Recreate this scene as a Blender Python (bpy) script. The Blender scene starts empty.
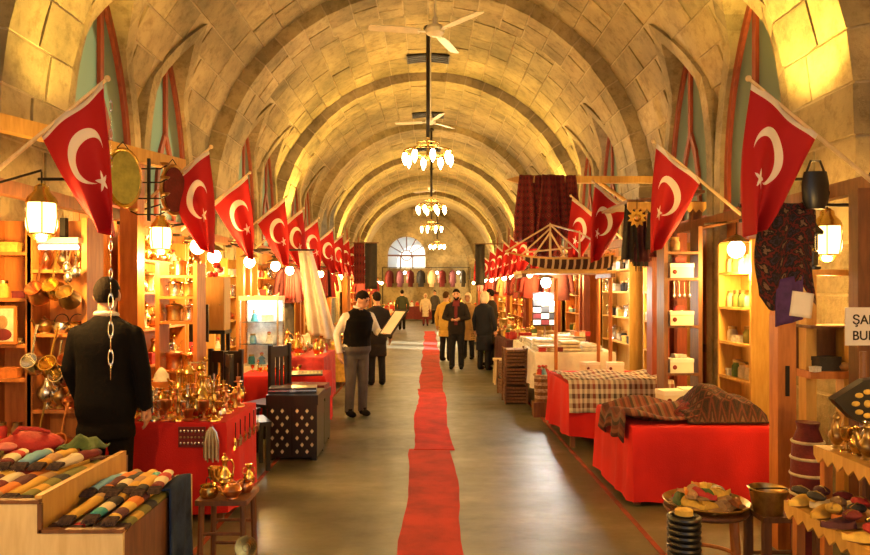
import bpy, bmesh, math, random
from mathutils import Vector, Matrix, kdtree
R = math.radians
PI = math.pi
random.seed(7)
scn = bpy.context.scene
COL = scn.collection

# ------------------------------------------------------------------ camera
EYE = 1.72
F = 700.0
cam_d = bpy.data.cameras.new('camera')
cam = bpy.data.objects.new('camera', cam_d)
COL.objects.link(cam)
cam.location = (0, 0, EYE)
cam.rotation_euler = (R(90), 0, 0)
cam_d.sensor_width = 36
cam_d.lens = F * 36 / 870
cam_d.shift_x = 7 / 870
cam_d.shift_y = 12.5 / 870
cam_d.clip_end = 300
scn.camera = cam

# ------------------------------------------------------------------ world, sun, exposure
world = bpy.data.worlds.new('sky')
scn.world = world
world.use_nodes = True
bg = world.node_tree.nodes['Background']
bg.inputs[0].default_value = (0.80, 0.90, 1.0, 1)
bg.inputs[1].default_value = 0.7
sun_d = bpy.data.lights.new('sun', 'SUN')
sun_d.energy = 14.0
sun_d.angle = R(0.6)
sun_d.color = (1.0, 0.95, 0.86)
sun = bpy.data.objects.new('sun', sun_d)
COL.objects.link(sun)
sun.location = (-20, 24, 20)
sun.rotation_euler = Vector((1.0, -0.55, -0.95)).to_track_quat('-Z', 'Y').to_euler()
scn.view_settings.view_transform = 'Standard'
scn.view_settings.look = 'None'
scn.view_settings.exposure = 0.40
scn.view_settings.gamma = 1.0
scn.view_settings.use_curve_mapping = False
LAMP_W = 85.0
FLOOD_W = 620.0
CHAND_W = 70.0
WARM = (1.0, 0.54, 0.13)


def X(px, d):
    return (px - 428) * d / F


def Z(py, d):
    return EYE + (290 - py) * d / F


# ------------------------------------------------------------------ materials
def new_mat(name):
    m = bpy.data.materials.new(name)
    m.use_nodes = True
    nt = m.node_tree
    return m, nt, nt.nodes['Principled BSDF']


def ramp(nt, fac, stops, interp='LINEAR'):
    r = nt.nodes.new('ShaderNodeValToRGB')
    r.color_ramp.interpolation = interp
    e = r.color_ramp.elements
    while len(e) > 1:
        e.remove(e[-1])
    e[0].position = stops[0][0]
    e[0].color = (*stops[0][1], 1)
    for p, c in stops[1:]:
        k = e.new(p)
        k.color = (*c, 1)
    nt.links.new(fac, r.inputs[0])
    return r.outputs[0]


def noise(nt, scale, detail=4, coord='Object', vec=None, rough=0.6):
    n = nt.nodes.new('ShaderNodeTexNoise')
    n.inputs['Scale'].default_value = scale
    n.inputs['Detail'].default_value = detail
    n.inputs['Roughness'].default_value = rough
    if vec is None:
        tc = nt.nodes.new('ShaderNodeTexCoord')
        vec = tc.outputs[coord]
    nt.links.new(vec, n.inputs['Vector'])
    return n.outputs[0]


def math_n(nt, op, a, b=None, c=None):
    n = nt.nodes.new('ShaderNodeMath')
    n.operation = op
    for i, v in enumerate((a, b, c)):
        if v is None:
            continue
        if isinstance(v, (int, float)):
            n.inputs[i].default_value = v
        else:
            nt.links.new(v, n.inputs[i])
    return n.outputs[0]


def mixc(nt, fac, a, b, mode='MIX'):
    n = nt.nodes.new('ShaderNodeMix')
    n.data_type = 'RGBA'
    n.blend_type = mode
    for s, v in ((0, fac), (6, a), (7, b)):
        if isinstance(v, (int, float)):
            n.inputs[s].default_value = v
        elif isinstance(v, tuple):
            n.inputs[s].default_value = (*v, 1) if len(v) == 3 else v
        else:
            nt.links.new(v, n.inputs[s])
    return n.outputs[2]


def add_bump(nt, b, h, strength=0.3, dist=0.02):
    n = nt.nodes.new('ShaderNodeBump')
    n.inputs['Strength'].default_value = strength
    n.inputs['Distance'].default_value = dist
    nt.links.new(h, n.inputs['Height'])
    nt.links.new(n.outputs[0], b.inputs['Normal'])


def vary(nt, col, amount):
    """per-object brightness variation"""
    oi = nt.nodes.new('ShaderNodeObjectInfo')
    v = math_n(nt, 'MULTIPLY_ADD', oi.outputs['Random'], 2 * amount, 1 - amount)
    cb = nt.nodes.new('ShaderNodeCombineColor')
    for i in range(3):
        nt.links.new(v, cb.inputs[i])
    return mixc(nt, 1.0, col, cb.outputs[0], 'MULTIPLY')


MATS = {}


def mat(name, c, c2=None, rough=0.6, metal=0.0, scale=6.0, bump=0.0, bscale=30.0, var=0.0, detail=4, sheen=0.0):
    if name in MATS:
        return MATS[name]
    m, nt, b = new_mat(name)
    if c2 is None:
        c2 = tuple(x * 0.72 for x in c)
    col = ramp(nt, noise(nt, scale, detail), [(0.32, c2), (0.68, c)])
    if var:
        col = vary(nt, col, var)
    nt.links.new(col, b.inputs['Base Color'])
    b.inputs['Roughness'].default_value = rough
    b.inputs['Metallic'].default_value = metal
    if rough >= 0.9:
        b.inputs['Specular IOR Level'].default_value = 0.12
    if sheen:
        b.inputs['Sheen Weight'].default_value = sheen
    if bump:
        add_bump(nt, b, noise(nt, bscale, 3), bump)
    MATS[name] = m
    return m


def stone_mat(name, c, c2, c3, var=0.16):
    m, nt, b = new_mat(name)
    geo = nt.nodes.new('ShaderNodeNewGeometry')
    n1 = noise(nt, 0.9, 5, vec=geo.outputs['Position'])
    n2 = noise(nt, 7.0, 6, vec=geo.outputs['Position'], rough=0.7)
    col = ramp(nt, n1, [(0.34, c2), (0.62, c)])
    sp = ramp(nt, n2, [(0.33, c3), (0.52, (1, 1, 1))])
    col = mixc(nt, 0.55, col, sp, 'MULTIPLY')
    if var:
        col = vary(nt, col, var)
    nt.links.new(col, b.inputs['Base Color'])
    b.inputs['Roughness'].default_value = 0.85
    add_bump(nt, b, noise(nt, 22, 6, vec=geo.outputs['Position'], rough=0.7), 0.5, 0.03)
    MATS[name] = m
    return m


stone_mat('stone', (0.42, 0.34, 0.185), (0.19, 0.155, 0.085), (0.33, 0.27, 0.17), 0.2)
stone_mat('mortar', (0.50, 0.42, 0.26), (0.36, 0.29, 0.18), (0.6, 0.55, 0.45), 0)


def floor_mat():
    m, nt, b = new_mat('floor_concrete')
    tc = nt.nodes.new('ShaderNodeTexCoord')
    mpf = nt.nodes.new('ShaderNodeMapping')
    mpf.inputs['Scale'].default_value = (0.55, 1.0, 1.0)
    nt.links.new(tc.outputs['Object'], mpf.inputs[0])
    n1 = noise(nt, 1.1, 8, vec=mpf.outputs[0], rough=0.7)
    n2 = noise(nt, 5.0, 8, vec=tc.outputs['Object'], rough=0.7)
    col = ramp(nt, n1, [(0.34, (0.046, 0.044, 0.027)), (0.45, (0.092, 0.088, 0.052)), (0.56, (0.132, 0.126, 0.078)), (0.68, (0.22, 0.21, 0.145))])
    col = mixc(nt, 0.6, col, ramp(nt, n2, [(0.3, (0.5, 0.48, 0.4)), (0.6, (1, 1, 1))]), 'MULTIPLY')
    nt.links.new(col, b.inputs['Base Color'])
    rr = math_n(nt, 'MULTIPLY_ADD', n2, 0.5, 0.16)
    nt.links.new(rr, b.inputs['Roughness'])
    add_bump(nt, b, n2, 0.25, 0.01)
    MATS['floor'] = m


floor_mat()


def cloth_wear(name, c, c2, scale=3.0):
    m, nt, b = new_mat(name)
    tc = nt.nodes.new('ShaderNodeTexCoord')
    n1 = noise(nt, scale, 6, vec=tc.outputs['Object'])
    col = ramp(nt, n1, [(0.35, c2), (0.62, c)])
    nt.links.new(col, b.inputs['Base Color'])
    b.inputs['Roughness'].default_value = 0.92
    add_bump(nt, b, noise(nt, 120, 2, vec=tc.outputs['Object']), 0.4, 0.01)
    MATS[name] = m
    return m


cloth_wear('carpet_red', (0.50, 0.014, 0.010), (0.28, 0.008, 0.006))
cloth_wear('carpet_red_dark', (0.38, 0.018, 0.011), (0.22, 0.010, 0.007))
cloth_wear('red_cloth', (0.62, 0.012, 0.010), (0.48, 0.008, 0.008), 1.5)


def stripes(name, cols, axis=1, scale=1.0, coord='Object', wobble=0.02, rough=0.85, cross=None):
    """hard bands along one axis of the object (or UV) coordinates"""
    m, nt, b = new_mat(name)
    tc = nt.nodes.new('ShaderNodeTexCoord')
    sp = nt.nodes.new('ShaderNodeSeparateXYZ')
    nt.links.new(tc.outputs[coord], sp.inputs[0])
    nz = noise(nt, 9, 3, vec=tc.outputs[coord])
    v = math_n(nt, 'MULTIPLY_ADD', sp.outputs[axis], scale, 100.0)
    v = math_n(nt, 'ADD', v, math_n(nt, 'MULTIPLY', nz, wobble))
    v = math_n(nt, 'FRACT', v)
    n = len(cols)
    col = ramp(nt, v, [(i / n, c) for i, c in enumerate(cols)], 'CONSTANT')
    if cross:
        ax2, sc2, cc = cross
        w = math_n(nt, 'FRACT', math_n(nt, 'MULTIPLY_ADD', sp.outputs[ax2], sc2, 100.0))
        k = len(cc)
        col2 = ramp(nt, w, [(i / k, c) for i, c in enumerate(cc)], 'CONSTANT')
        col = mixc(nt, 0.5, col, col2)
    nt.links.new(col, b.inputs['Base Color'])
    b.inputs['Roughness'].default_value = rough
    add_bump(nt, b, noise(nt, 90, 2, vec=tc.outputs[coord]), 0.4, 0.01)
    MATS[name] = m
    return m


def flag_mat():
    m, nt, b = new_mat('flag_cloth')
    tc = nt.nodes.new('ShaderNodeTexCoord')
    sp = nt.nodes.new('ShaderNodeSeparateXYZ')
    nt.links.new(tc.outputs['UV'], sp.inputs[0])
    u, v = sp.outputs[0], sp.outputs[1]       # u along the hoist 0..1, v along the fly 0..1.5

    def circ(cu, cv, r):
        du = math_n(nt, 'SUBTRACT', u, cu)
        dv = math_n(nt, 'SUBTRACT', v, cv)
        d = math_n(nt, 'SQRT', math_n(nt, 'ADD', math_n(nt, 'MULTIPLY', du, du), math_n(nt, 'MULTIPLY', dv, dv)))
        return math_n(nt, 'LESS_THAN', d, r)
    cr = math_n(nt, 'MULTIPLY', circ(0.46, 0.50, 0.30), math_n(nt, 'SUBTRACT', 1.0, circ(0.40, 0.555, 0.245)))
    # five-pointed star
    su, sv, sr = 0.33, 0.80, 0.13
    du = math_n(nt, 'SUBTRACT', u, su)
    dv = math_n(nt, 'SUBTRACT', v, sv)
    ang = math_n(nt, 'ARCTAN2', du, math_n(nt, 'MULTIPLY', dv, -1.0))
    rad = math_n(nt, 'SQRT', math_n(nt, 'ADD', math_n(nt, 'MULTIPLY', du, du), math_n(nt, 'MULTIPLY', dv, dv)))
    a5 = math_n(nt, 'MULTIPLY_ADD', ang, 5 / (2 * PI), 10.0)
    fr = math_n(nt, 'ABSOLUTE', math_n(nt, 'SUBTRACT', math_n(nt, 'FRACT', a5), 0.5))   # 0 valley .. 0.5 tip
    lim = math_n(nt, 'MULTIPLY_ADD', math_n(nt, 'POWER', math_n(nt, 'MULTIPLY', fr, 2.0), 1.8), sr * 0.62, sr * 0.38)
    st = math_n(nt, 'LESS_THAN', rad, lim)
    hem = math_n(nt, 'LESS_THAN', v, 0.045)
    w = math_n(nt, 'MAXIMUM', math_n(nt, 'MAXIMUM', cr, st), hem)
    col = mixc(nt, w, (0.47, 0.007, 0.012), (0.86, 0.80, 0.74))
    nt.links.new(col, b.inputs['Base Color'])
    b.inputs['Roughness'].default_value = 0.75
    tr = nt.nodes.new('ShaderNodeBsdfTranslucent')
    nt.links.new(col, tr.inputs[0])
    mx = nt.nodes.new('ShaderNodeMixShader')
    mx.inputs[0].default_value = 0.3
    nt.links.new(b.outputs[0], mx.inputs[1])
    nt.links.new(tr.outputs[0], mx.inputs[2])
    nt.links.new(mx.outputs[0], nt.nodes['Material Output'].inputs[0])
    MATS['flag'] = m


flag_mat()


def emis(name, c, s):
    m, nt, b = new_mat(name)
    b.inputs['Base Color'].default_value = (*c, 1)
    b.inputs['Emission Color'].default_value = (*c, 1)
    b.inputs['Emission Strength'].default_value = s
    MATS[name] = m


emis('bulb', (1.0, 0.78, 0.40), 22.0)
emis('lamp_glass', (1.0, 0.66, 0.22), 5.0)
emis('bulb_white', (0.90, 0.95, 1.0), 14.0)
emis('bulb_far', (1.0, 0.78, 0.38), 14.0)
emis('tube_cool', (0.80, 0.93, 1.0), 3.0)


def pane_mat(name, c, tint, trans):
    m, nt, b = new_mat(name)
    b.inputs['Base Color'].default_value = (*c, 1)
    b.inputs['Roughness'].default_value = 0.18
    tr = nt.nodes.new('ShaderNodeBsdfTranslucent')
    tr.inputs[0].default_value = (*tint, 1)
    mx = nt.nodes.new('ShaderNodeMixShader')
    mx.inputs[0].default_value = trans
    nt.links.new(b.outputs[0], mx.inputs[1])
    nt.links.new(tr.outputs[0], mx.inputs[2])
    nt.links.new(mx.outputs[0], nt.nodes['Material Output'].inputs[0])
    MATS[name] = m


pane_mat('pane_green', (0.22, 0.25, 0.16), (0.36, 0.43, 0.29), 0.5)
pane_mat('pane_clear', (0.9, 0.9, 0.85), (1, 1, 0.95), 0.9)


def glass(name, c, rough=0.05):
    m, nt, b = new_mat(name)
    g = nt.nodes.new('ShaderNodeBsdfGlossy')
    g.inputs[1].default_value = rough
    t = nt.nodes.new('ShaderNodeBsdfTransparent')
    t.inputs[0].default_value = (*c, 1)
    fr = nt.nodes.new('ShaderNodeFresnel')
    mx = nt.nodes.new('ShaderNodeMixShader')
    nt.links.new(fr.outputs[0], mx.inputs[0])
    nt.links.new(t.outputs[0], mx.inputs[1])
    nt.links.new(g.outputs[0], mx.inputs[2])
    nt.links.new(mx.outputs[0], nt.nodes['Material Output'].inputs[0])
    MATS[name] = m


glass('glass', (0.95, 0.97, 0.95))
glass('glass_amber', (0.9, 0.75, 0.3))


def kilim(name, base, c1, c2, c3, sx=9, sy=13, coord='UV', nz=0.3):
    """woven pattern: lozenges and bands"""
    m, nt, b = new_mat(name)
    tc = nt.nodes.new('ShaderNodeTexCoord')
    sp = nt.nodes.new('ShaderNodeSeparateXYZ')
    nt.links.new(tc.outputs[coord], sp.inputs[0])

    def tri(o, s):
        f = math_n(nt, 'FRACT', math_n(nt, 'MULTIPLY_ADD', o, s, 50.0))
        return math_n(nt, 'ABSOLUTE', math_n(nt, 'SUBTRACT', f, 0.5))
    d = math_n(nt, 'ADD', tri(sp.outputs[0], sx), tri(sp.outputs[1], sy))
    d = math_n(nt, 'ADD', d, math_n(nt, 'MULTIPLY_ADD', noise(nt, 14, 3, vec=tc.outputs[coord]), nz, -nz / 2))
    col = ramp(nt, d, [(0, c2), (0.18, base), (0.38, c1), (0.55, base), (0.72, c3), (0.84, base)], 'CONSTANT')
    nt.links.new(col, b.inputs['Base Color'])
    b.inputs['Roughness'].default_value = 0.95
    add_bump(nt, b, noise(nt, 150, 2, vec=tc.outputs[coord]), 0.4, 0.01)
    MATS[name] = m


cloth_wear('line_paint', (0.30, 0.035, 0.012), (0.10, 0.03, 0.015), 6.0)
kilim('kilim_dark', (0.012, 0.008, 0.009), (0.11, 0.010, 0.010), (0.16, 0.09, 0.05), (0.03, 0.02, 0.035), 3.5, 4, nz=1.1)
kilim('kilim_brown', (0.032, 0.010, 0.006), (0.085, 0.018, 0.010), (0.10, 0.05, 0.024), (0.012, 0.008, 0.007), 8, 10, nz=0.5)
kilim('kilim_red', (0.09, 0.008, 0.010), (0.16, 0.010, 0.014), (0.03, 0.008, 0.010), (0.20, 0.05, 0.03), 4, 5)
stripes('kilim_stripe', [(0.06, 0.012, 0.008), (0.15, 0.04, 0.02), (0.10, 0.016, 0.010), (0.03, 0.014, 0.010), (0.13, 0.06, 0.032), (0.12, 0.018, 0.010)], 0, 6.0, 'UV', 0.03)
stripes('plaid', [(0.62, 0.55, 0.42), (0.11, 0.04, 0.035), (0.55, 0.46, 0.34), (0.30, 0.05, 0.04), (0.66, 0.60, 0.46), (0.06, 0.05, 0.06)], 0, 4.2, 'UV', 0.0,
        cross=(1, 3.4, [(0.62, 0.55, 0.42), (0.16, 0.06, 0.05), (0.58, 0.5, 0.38), (0.08, 0.05, 0.05)]))

WOODS = {
    'wood_orange': ((0.55, 0.20, 0.045), (0.36, 0.115, 0.022)),
    'wood_yellow': ((0.66, 0.40, 0.10), (0.50, 0.27, 0.055)),
    'wood_cream': ((0.80, 0.63, 0.36), (0.66, 0.48, 0.24)),
    'wood_red': ((0.33, 0.065, 0.025), (0.18, 0.032, 0.014)),
    'wood_brown': ((0.22, 0.085, 0.03), (0.10, 0.040, 0.016)),
    'wood_pale': ((0.74, 0.58, 0.34), (0.58, 0.42, 0.22)),
    'wood_black': ((0.018, 0.014, 0.013), (0.008, 0.007, 0.007)),
}
for k, (a, b_) in WOODS.items():
    m, nt, b = new_mat(k)
    tc = nt.nodes.new('ShaderNodeTexCoord')
    mp = nt.nodes.new('ShaderNodeMapping')
    mp.inputs['Scale'].default_value = (9, 9, 1.3)
    nt.links.new(tc.outputs['Object'], mp.inputs[0])
    col = ramp(nt, noise(nt, 3, 6, vec=mp.outputs[0]), [(0.3, b_), (0.7, a)])
    nt.links.new(vary(nt, col, 0.12), b.inputs['Base Color'])
    b.inputs['Roughness'].default_value = 0.30 if k == 'wood_black' else 0.5
    MATS[k] = m

mat('brass', (0.86, 0.58, 0.18), (0.58, 0.36, 0.10), 0.26, 1.0, 12, var=0.15)
mat('brass_old', (0.55, 0.38, 0.15), (0.30, 0.19, 0.07), 0.36, 1.0, 14, var=0.2)
mat('copper', (0.80, 0.38, 0.18), (0.50, 0.20, 0.09), 0.28, 1.0, 12, var=0.15)
mat('silver', (0.82, 0.80, 0.74), (0.55, 0.52, 0.46), 0.26, 1.0, 12, var=0.1)
mat('iron', (0.025, 0.022, 0.020), None, 0.5, 0.6)
mat('black', (0.014, 0.012, 0.012), None, 0.35)
mat('fan_white', (0.62, 0.56, 0.44), None, 0.4)
mat('white_cloth', (0.80, 0.76, 0.68), (0.66, 0.62, 0.54), 0.9, bump=0.3)
mat('paper', (0.86, 0.82, 0.74), (0.78, 0.74, 0.66), 0.8)
mat('card_box', (0.80, 0.72, 0.58), (0.70, 0.62, 0.48), 0.7)
mat('denim', (0.035, 0.06, 0.14), (0.018, 0.03, 0.075), 0.95, scale=9, bump=0.4, bscale=80)
mat('wicker', (0.26, 0.12, 0.05), (0.08, 0.035, 0.02), 0.8, scale=40, bump=0.8, bscale=60)
mat('wicker_pale', (0.60, 0.50, 0.36), (0.30, 0.16, 0.10), 0.8, scale=30, bump=0.8, bscale=60)
mat('chrome', (0.8, 0.8, 0.8), (0.7, 0.7, 0.7), 0.15, 1.0)
mat('skin', (0.56, 0.31, 0.20), (0.48, 0.25, 0.155), 0.55)
mat('hair_dark', (0.016, 0.011, 0.009), None, 0.92, bump=0.5, bscale=80)
mat('hair_brown', (0.09, 0.045, 0.02), None, 0.92, bump=0.5, bscale=80)
mat('hair_grey', (0.42, 0.36, 0.30), None, 0.92, bump=0.5, bscale=80)
for nm, c in (('suit_black', (0.006, 0.005, 0.006)), ('vest_black', (0.007, 0.006, 0.007)), ('shirt_white', (0.80, 0.77, 0.72)),
              ('trouser_grey', (0.105, 0.10, 0.108)), ('shoe_black', (0.010, 0.009, 0.009)), ('jacket_dark', (0.025, 0.020, 0.020)),
              ('coat_yellow', (0.66, 0.43, 0.10)), ('coat_navy', (0.018, 0.020, 0.030)), ('trouser_dark', (0.018, 0.017, 0.020)),
              ('shirt_maroon', (0.16, 0.03, 0.035)), ('scarf_white', (0.72, 0.62, 0.48)), ('coat_grey', (0.09, 0.085, 0.09)),
              ('coat_green', (0.05, 0.06, 0.035)), ('coat_tan', (0.35, 0.22, 0.10))):
    mat(nm, c, tuple(x * 0.75 for x in c), 0.9, scale=8, bump=0.25, bscale=50)
GOODS = [('mustard', (0.62, 0.36, 0.05)), ('cream', (0.72, 0.62, 0.42)), ('crimson', (0.50, 0.03, 0.03)), ('teal', (0.04, 0.30, 0.33)),
         ('plum', (0.10, 0.02, 0.03)), ('olive', (0.20, 0.19, 0.04)), ('orange', (0.66, 0.20, 0.03)), ('charcoal', (0.03, 0.027, 0.027)),
         ('pink', (0.72, 0.20, 0.18)), ('leaf', (0.07, 0.13, 0.03)), ('sky_blue', (0.16, 0.36, 0.58)), ('tan', (0.42, 0.25, 0.11)),
         ('maroon', (0.17, 0.014, 0.016)), ('white', (0.78, 0.75, 0.68)), ('violet', (0.09, 0.03, 0.16)), ('gold', (0.75, 0.48, 0.08))]
GC = dict(GOODS)
for k, c in GOODS:
    mat(k, c, tuple(x * 0.6 for x in c), 0.75, scale=15, bump=0.25, bscale=70, var=0.15)
M = MATS


ORD = 'first second third fourth fifth sixth seventh eighth ninth tenth eleventh twelfth thirteenth fourteenth fifteenth sixteenth seventeenth eighteenth'.split()


# ------------------------------------------------------------------ mesh builder
class MB:
    def __init__(s):
        s.v, s.f, s.m = [], [], []

    def add(s, vs, fs, mi=0, T=None):
        o = len(s.v)
        s.v += [tuple(T @ Vector(p)) if T else tuple(p) for p in vs]
        s.f += [tuple(i + o for i in f) for f in fs]
        s.m += [mi] * len(fs)
        return s

    def hexa(s, p, mi=0, T=None):
        return s.add(p, [(0, 3, 2, 1), (4, 5, 6, 7), (0, 1, 5, 4), (1, 2, 6, 5), (2, 3, 7, 6), (3, 0, 4, 7)], mi, T)

    def box(s, x0, x1, y0, y1, z0, z1, mi=0, T=None):
        return s.hexa([(x0, y0, z0), (x1, y0, z0), (x1, y1, z0), (x0, y1, z0), (x0, y0, z1), (x1, y0, z1), (x1, y1, z1), (x0, y1, z1)], mi, T)

    def loft(s, rings, caps=True, mi=0, T=None, closed=True):
        n = len(rings[0])
        vs = [p for r in rings for p in r]
        fs = []
        for i in range(len(rings) - 1):
            for j in range(n if closed else n - 1):
                k = (j + 1) % n
                fs.append((i * n + j, i * n + k, (i + 1) * n + k, (i + 1) * n + j))
        if caps:
            fs.append(tuple(range(n))[::-1])
            fs.append(tuple(range((len(rings) - 1) * n, len(rings) * n)))
        return s.add(vs, fs, mi, T)

    def lathe(s, prof, n=14, mi=0, T=None):
        rings = [[(max(r, 1e-4) * math.cos(2 * PI * j / n), max(r, 1e-4) * math.sin(2 * PI * j / n), z) for j in range(n)] for r, z in prof]
        return s.loft(rings, True, mi, T)

    def tube(s, pts, r, n=8, mi=0, T=None, caps=True, sq=1.0):
        pts = [Vector(p) for p in pts]
        if isinstance(r, (int, float)):
            r = [r] * len(pts)
        rings = []
        up = None
        for i, p in enumerate(pts):
            t = (pts[min(i + 1, len(pts) - 1)] - pts[max(i - 1, 0)]).normalized()
            if up is None:
                up = Vector((0, 0, 1)) if abs(t.z) < 0.9 else Vector((0, 1, 0))
            a = t.cross(up).normalized()
            b = a.cross(t).normalized()
            up = b
            rings.append([tuple(p + a * (r[i] * math.cos(2 * PI * j / n)) + b * (r[i] * sq * math.sin(2 * PI * j / n))) for j in range(n)])
        return s.loft(rings, caps, mi, T)

    def cyl(s, p0, p1, r0, r1=None, n=10, mi=0, T=None):
        return s.tube([p0, p1], [r0, r0 if r1 is None else r1], n, mi, T)

    def ball(s, c, r, n=12, m=8, mi=0, T=None):
        if isinstance(r, (int, float)):
            r = (r, r, r)
        rings = []
        for i in range(m + 1):
            a = -PI / 2 + PI * i / m
            q = max(math.cos(a), 1e-3)
            rings.append([(c[0] + r[0] * q * math.cos(2 * PI * j / n), c[1] + r[1] * q * math.sin(2 * PI * j / n), c[2] + r[2] * math.sin(a)) for j in range(n)])
        return s.loft(rings, True, mi, T)

    def ring(s, c, rad, r, n=20, k=6, mi=0, T=None, axis='z', sx=1.0):
        vs, fs = [], []
        for i in range(n):
            a = 2 * PI * i / n
            for j in range(k):
                b = 2 * PI * j / k
                q = rad + r * math.cos(b)
                p = (q * math.cos(a) * sx, q * math.sin(a), r * math.sin(b))
                if axis == 'y':
                    p = (p[0], p[2], p[1])
                elif axis == 'x':
                    p = (p[2], p[0], p[1])
                vs.append((c[0] + p[0], c[1] + p[1], c[2] + p[2]))
        for i in range(n):
            for j in range(k):
                fs.append((i * k + j, ((i + 1) % n) * k + j, ((i + 1) % n) * k + (j + 1) % k, i * k + (j + 1) % k))
        return s.add(vs, fs, mi, T)

    def prism(s, poly, y0, y1, mi=0, T=None, axis='y'):
        """polygon in (x,z) extruded along y (or (y,z) along x)"""
        if axis == 'y':
            a = [(p[0], y0, p[1]) for p in poly]
            b = [(p[0], y1, p[1]) for p in poly]
        elif axis == 'x':
            a = [(y0, p[0], p[1]) for p in poly]
            b = [(y1, p[0], p[1]) for p in poly]
        else:
            a = [(p[0], p[1], y0) for p in poly]
            b = [(p[0], p[1], y1) for p in poly]
        return s.loft([a, b], True, mi, T)

    def mesh(s, name, mats, smooth=True):
        me = bpy.data.meshes.new(name)
        me.from_pydata(s.v, [], s.f)
        if not isinstance(mats, (list, tuple)):
            mats = [mats]
        for m in mats:
            me.materials.append(M[m] if isinstance(m, str) else m)
        if len(mats) > 1:
            me.polygons.foreach_set('material_index', s.m)
        bm = bmesh.new()
        bm.from_mesh(me)
        bmesh.ops.recalc_face_normals(bm, faces=bm.faces)
        bm.to_mesh(me)
        bm.free()
        if smooth:
            me.polygons.foreach_set('use_smooth', [True] * len(me.polygons))
            me.set_sharp_from_angle(angle=R(38))
        return me

    def build(s, name, mats, parent=None, smooth=True, loc=None, rz=0):
        o = bpy.data.objects.new(name, s.mesh(name, mats, smooth))
        COL.objects.link(o)
        if parent:
            o.parent = parent
        if loc:
            o.location = loc
        if rz:
            o.rotation_euler = (0, 0, rz)
        return o


def link(name, me, parent=None, loc=None):
    o = bpy.data.objects.new(name, me)
    COL.objects.link(o)
    if parent:
        o.parent = parent
    if loc:
        o.location = loc
    return o


def tag(o, label, cat, group=None, kind=None):
    o['label'] = label
    o['category'] = cat
    if group:
        o['group'] = group
    if kind:
        o['kind'] = kind
    return o


def thing(name, label, cat, loc=(0, 0, 0), rz=0, group=None):
    o = bpy.data.objects.new(name, None)
    COL.objects.link(o)
    o.location = loc
    o.rotation_euler = (0, 0, rz)
    o.empty_display_size = 0.1
    return tag(o, label, cat, group)


def struct(o, label=None):
    o['kind'] = 'structure'
    if label:
        o['label'] = label
    return o


def copy_tree(o, parent=None):
    c = o.copy()
    COL.objects.link(c)
    c.parent = parent
    for ch in o.children:
        copy_tree(ch, c)
    return c


PROTO, BUILDERS = {}, {}


def place(kind, loc, rz=0.0, s=1.0, label=None, cat=None, group=None, tilt=None):
    if kind not in PROTO:
        r = PROTO[kind] = BUILDERS[kind]()
    else:
        r = copy_tree(PROTO[kind])
    r.location = loc
    r.rotation_euler = (tilt[0], tilt[1], rz) if tilt else (0, 0, rz)
    r.scale = s if isinstance(s, tuple) else (s, s, s)
    if label:
        r['label'] = label
    if cat:
        r['category'] = cat
    if group:
        r['group'] = group
    elif 'group' in r:
        del r['group']
    return r


def builder(fn):
    BUILDERS[fn.__name__] = fn
    return fn


def sheet(name, fn, nu, nv, material, parent=None, thick=0.006, uvscale=(1, 1), loc=None):
    """cloth grid: fn(u,v)->point, uv kept for woven patterns"""
    vs = [tuple(fn(i / nu, j / nv)) for j in range(nv + 1) for i in range(nu + 1)]
    fs = [(j * (nu + 1) + i, j * (nu + 1) + i + 1, (j + 1) * (nu + 1) + i + 1, (j + 1) * (nu + 1) + i) for j in range(nv) for i in range(nu)]
    me = bpy.data.meshes.new(name)
    me.from_pydata(vs, [], fs)
    uv = me.uv_layers.new(name='uv')
    for lp in me.loops:
        vi = lp.vertex_index
        uv.data[lp.index].uv = ((vi % (nu + 1)) / nu * uvscale[0], (vi // (nu + 1)) / nv * uvscale[1])
    me.materials.append(M[material])
    me.polygons.foreach_set('use_smooth', [True] * len(me.polygons))
    o = link(name, me, parent, loc)
    if thick:
        md = o.modifiers.new('thickness', 'SOLIDIFY')
        md.thickness = thick
        md.offset = 0
    return o


def point_light(name, loc, power, color, parent=None, radius=0.06):
    l = bpy.data.lights.new(name, 'POINT')
    l.energy = power
    l.color = color
    l.shadow_soft_size = radius
    o = bpy.data.objects.new(name, l)
    COL.objects.link(o)
    o.location = loc
    if parent:
        o.parent = parent
    return o

# ================================================================== the hall
Y_END = 41.0
VA, VB, Z0 = 3.6, 3.55, 3.12
RA, RB = 3.36, 3.36
BAYS = [(6.5, 11.1), (12.1, 15.9), (16.9, 20.7), (21.7, 25.5), (26.5, 30.3), (31.3, 35.0)]
RIBS = [(5.5, 6.5), (11.1, 12.1), (15.9, 16.9), (20.7, 21.7), (25.5, 26.5), (30.3, 31.3), (35.0, 36.0)]
NW, NS, NH = 0.72, 3.0, 4.95                     # niche half width, springing, apex
NR = (NW ** 2 + (NH - NS) ** 2) / (2 * NW)
NICHES = [[7.34, 9.16]] + [[b[0] + 0.95, b[0] + 2.75] for b in BAYS[1:]]


def niche_hw(z, w=NW, off=0.0):
    if z <= NS:
        return w + off
    q = (NR + off) ** 2 - (z - NS) ** 2
    return (math.sqrt(q) - (NR - w)) if q > 0 else -1


def arc_tab(a, b, step=0.02):
    pts = [(a, 0.0)]
    z = 0.0
    while z < Z0 - step:
        z += step
        pts.append((a, z))
    n = 240
    for i in range(n + 1):
        t = PI / 2 * i / n
        pts.append((a * math.cos(t), Z0 + b * math.sin(t)))
    L = [0.0]
    for p, q in zip(pts, pts[1:]):
        L.append(L[-1] + math.hypot(q[0] - p[0], q[1] - p[1]))
    return pts, L


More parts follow.
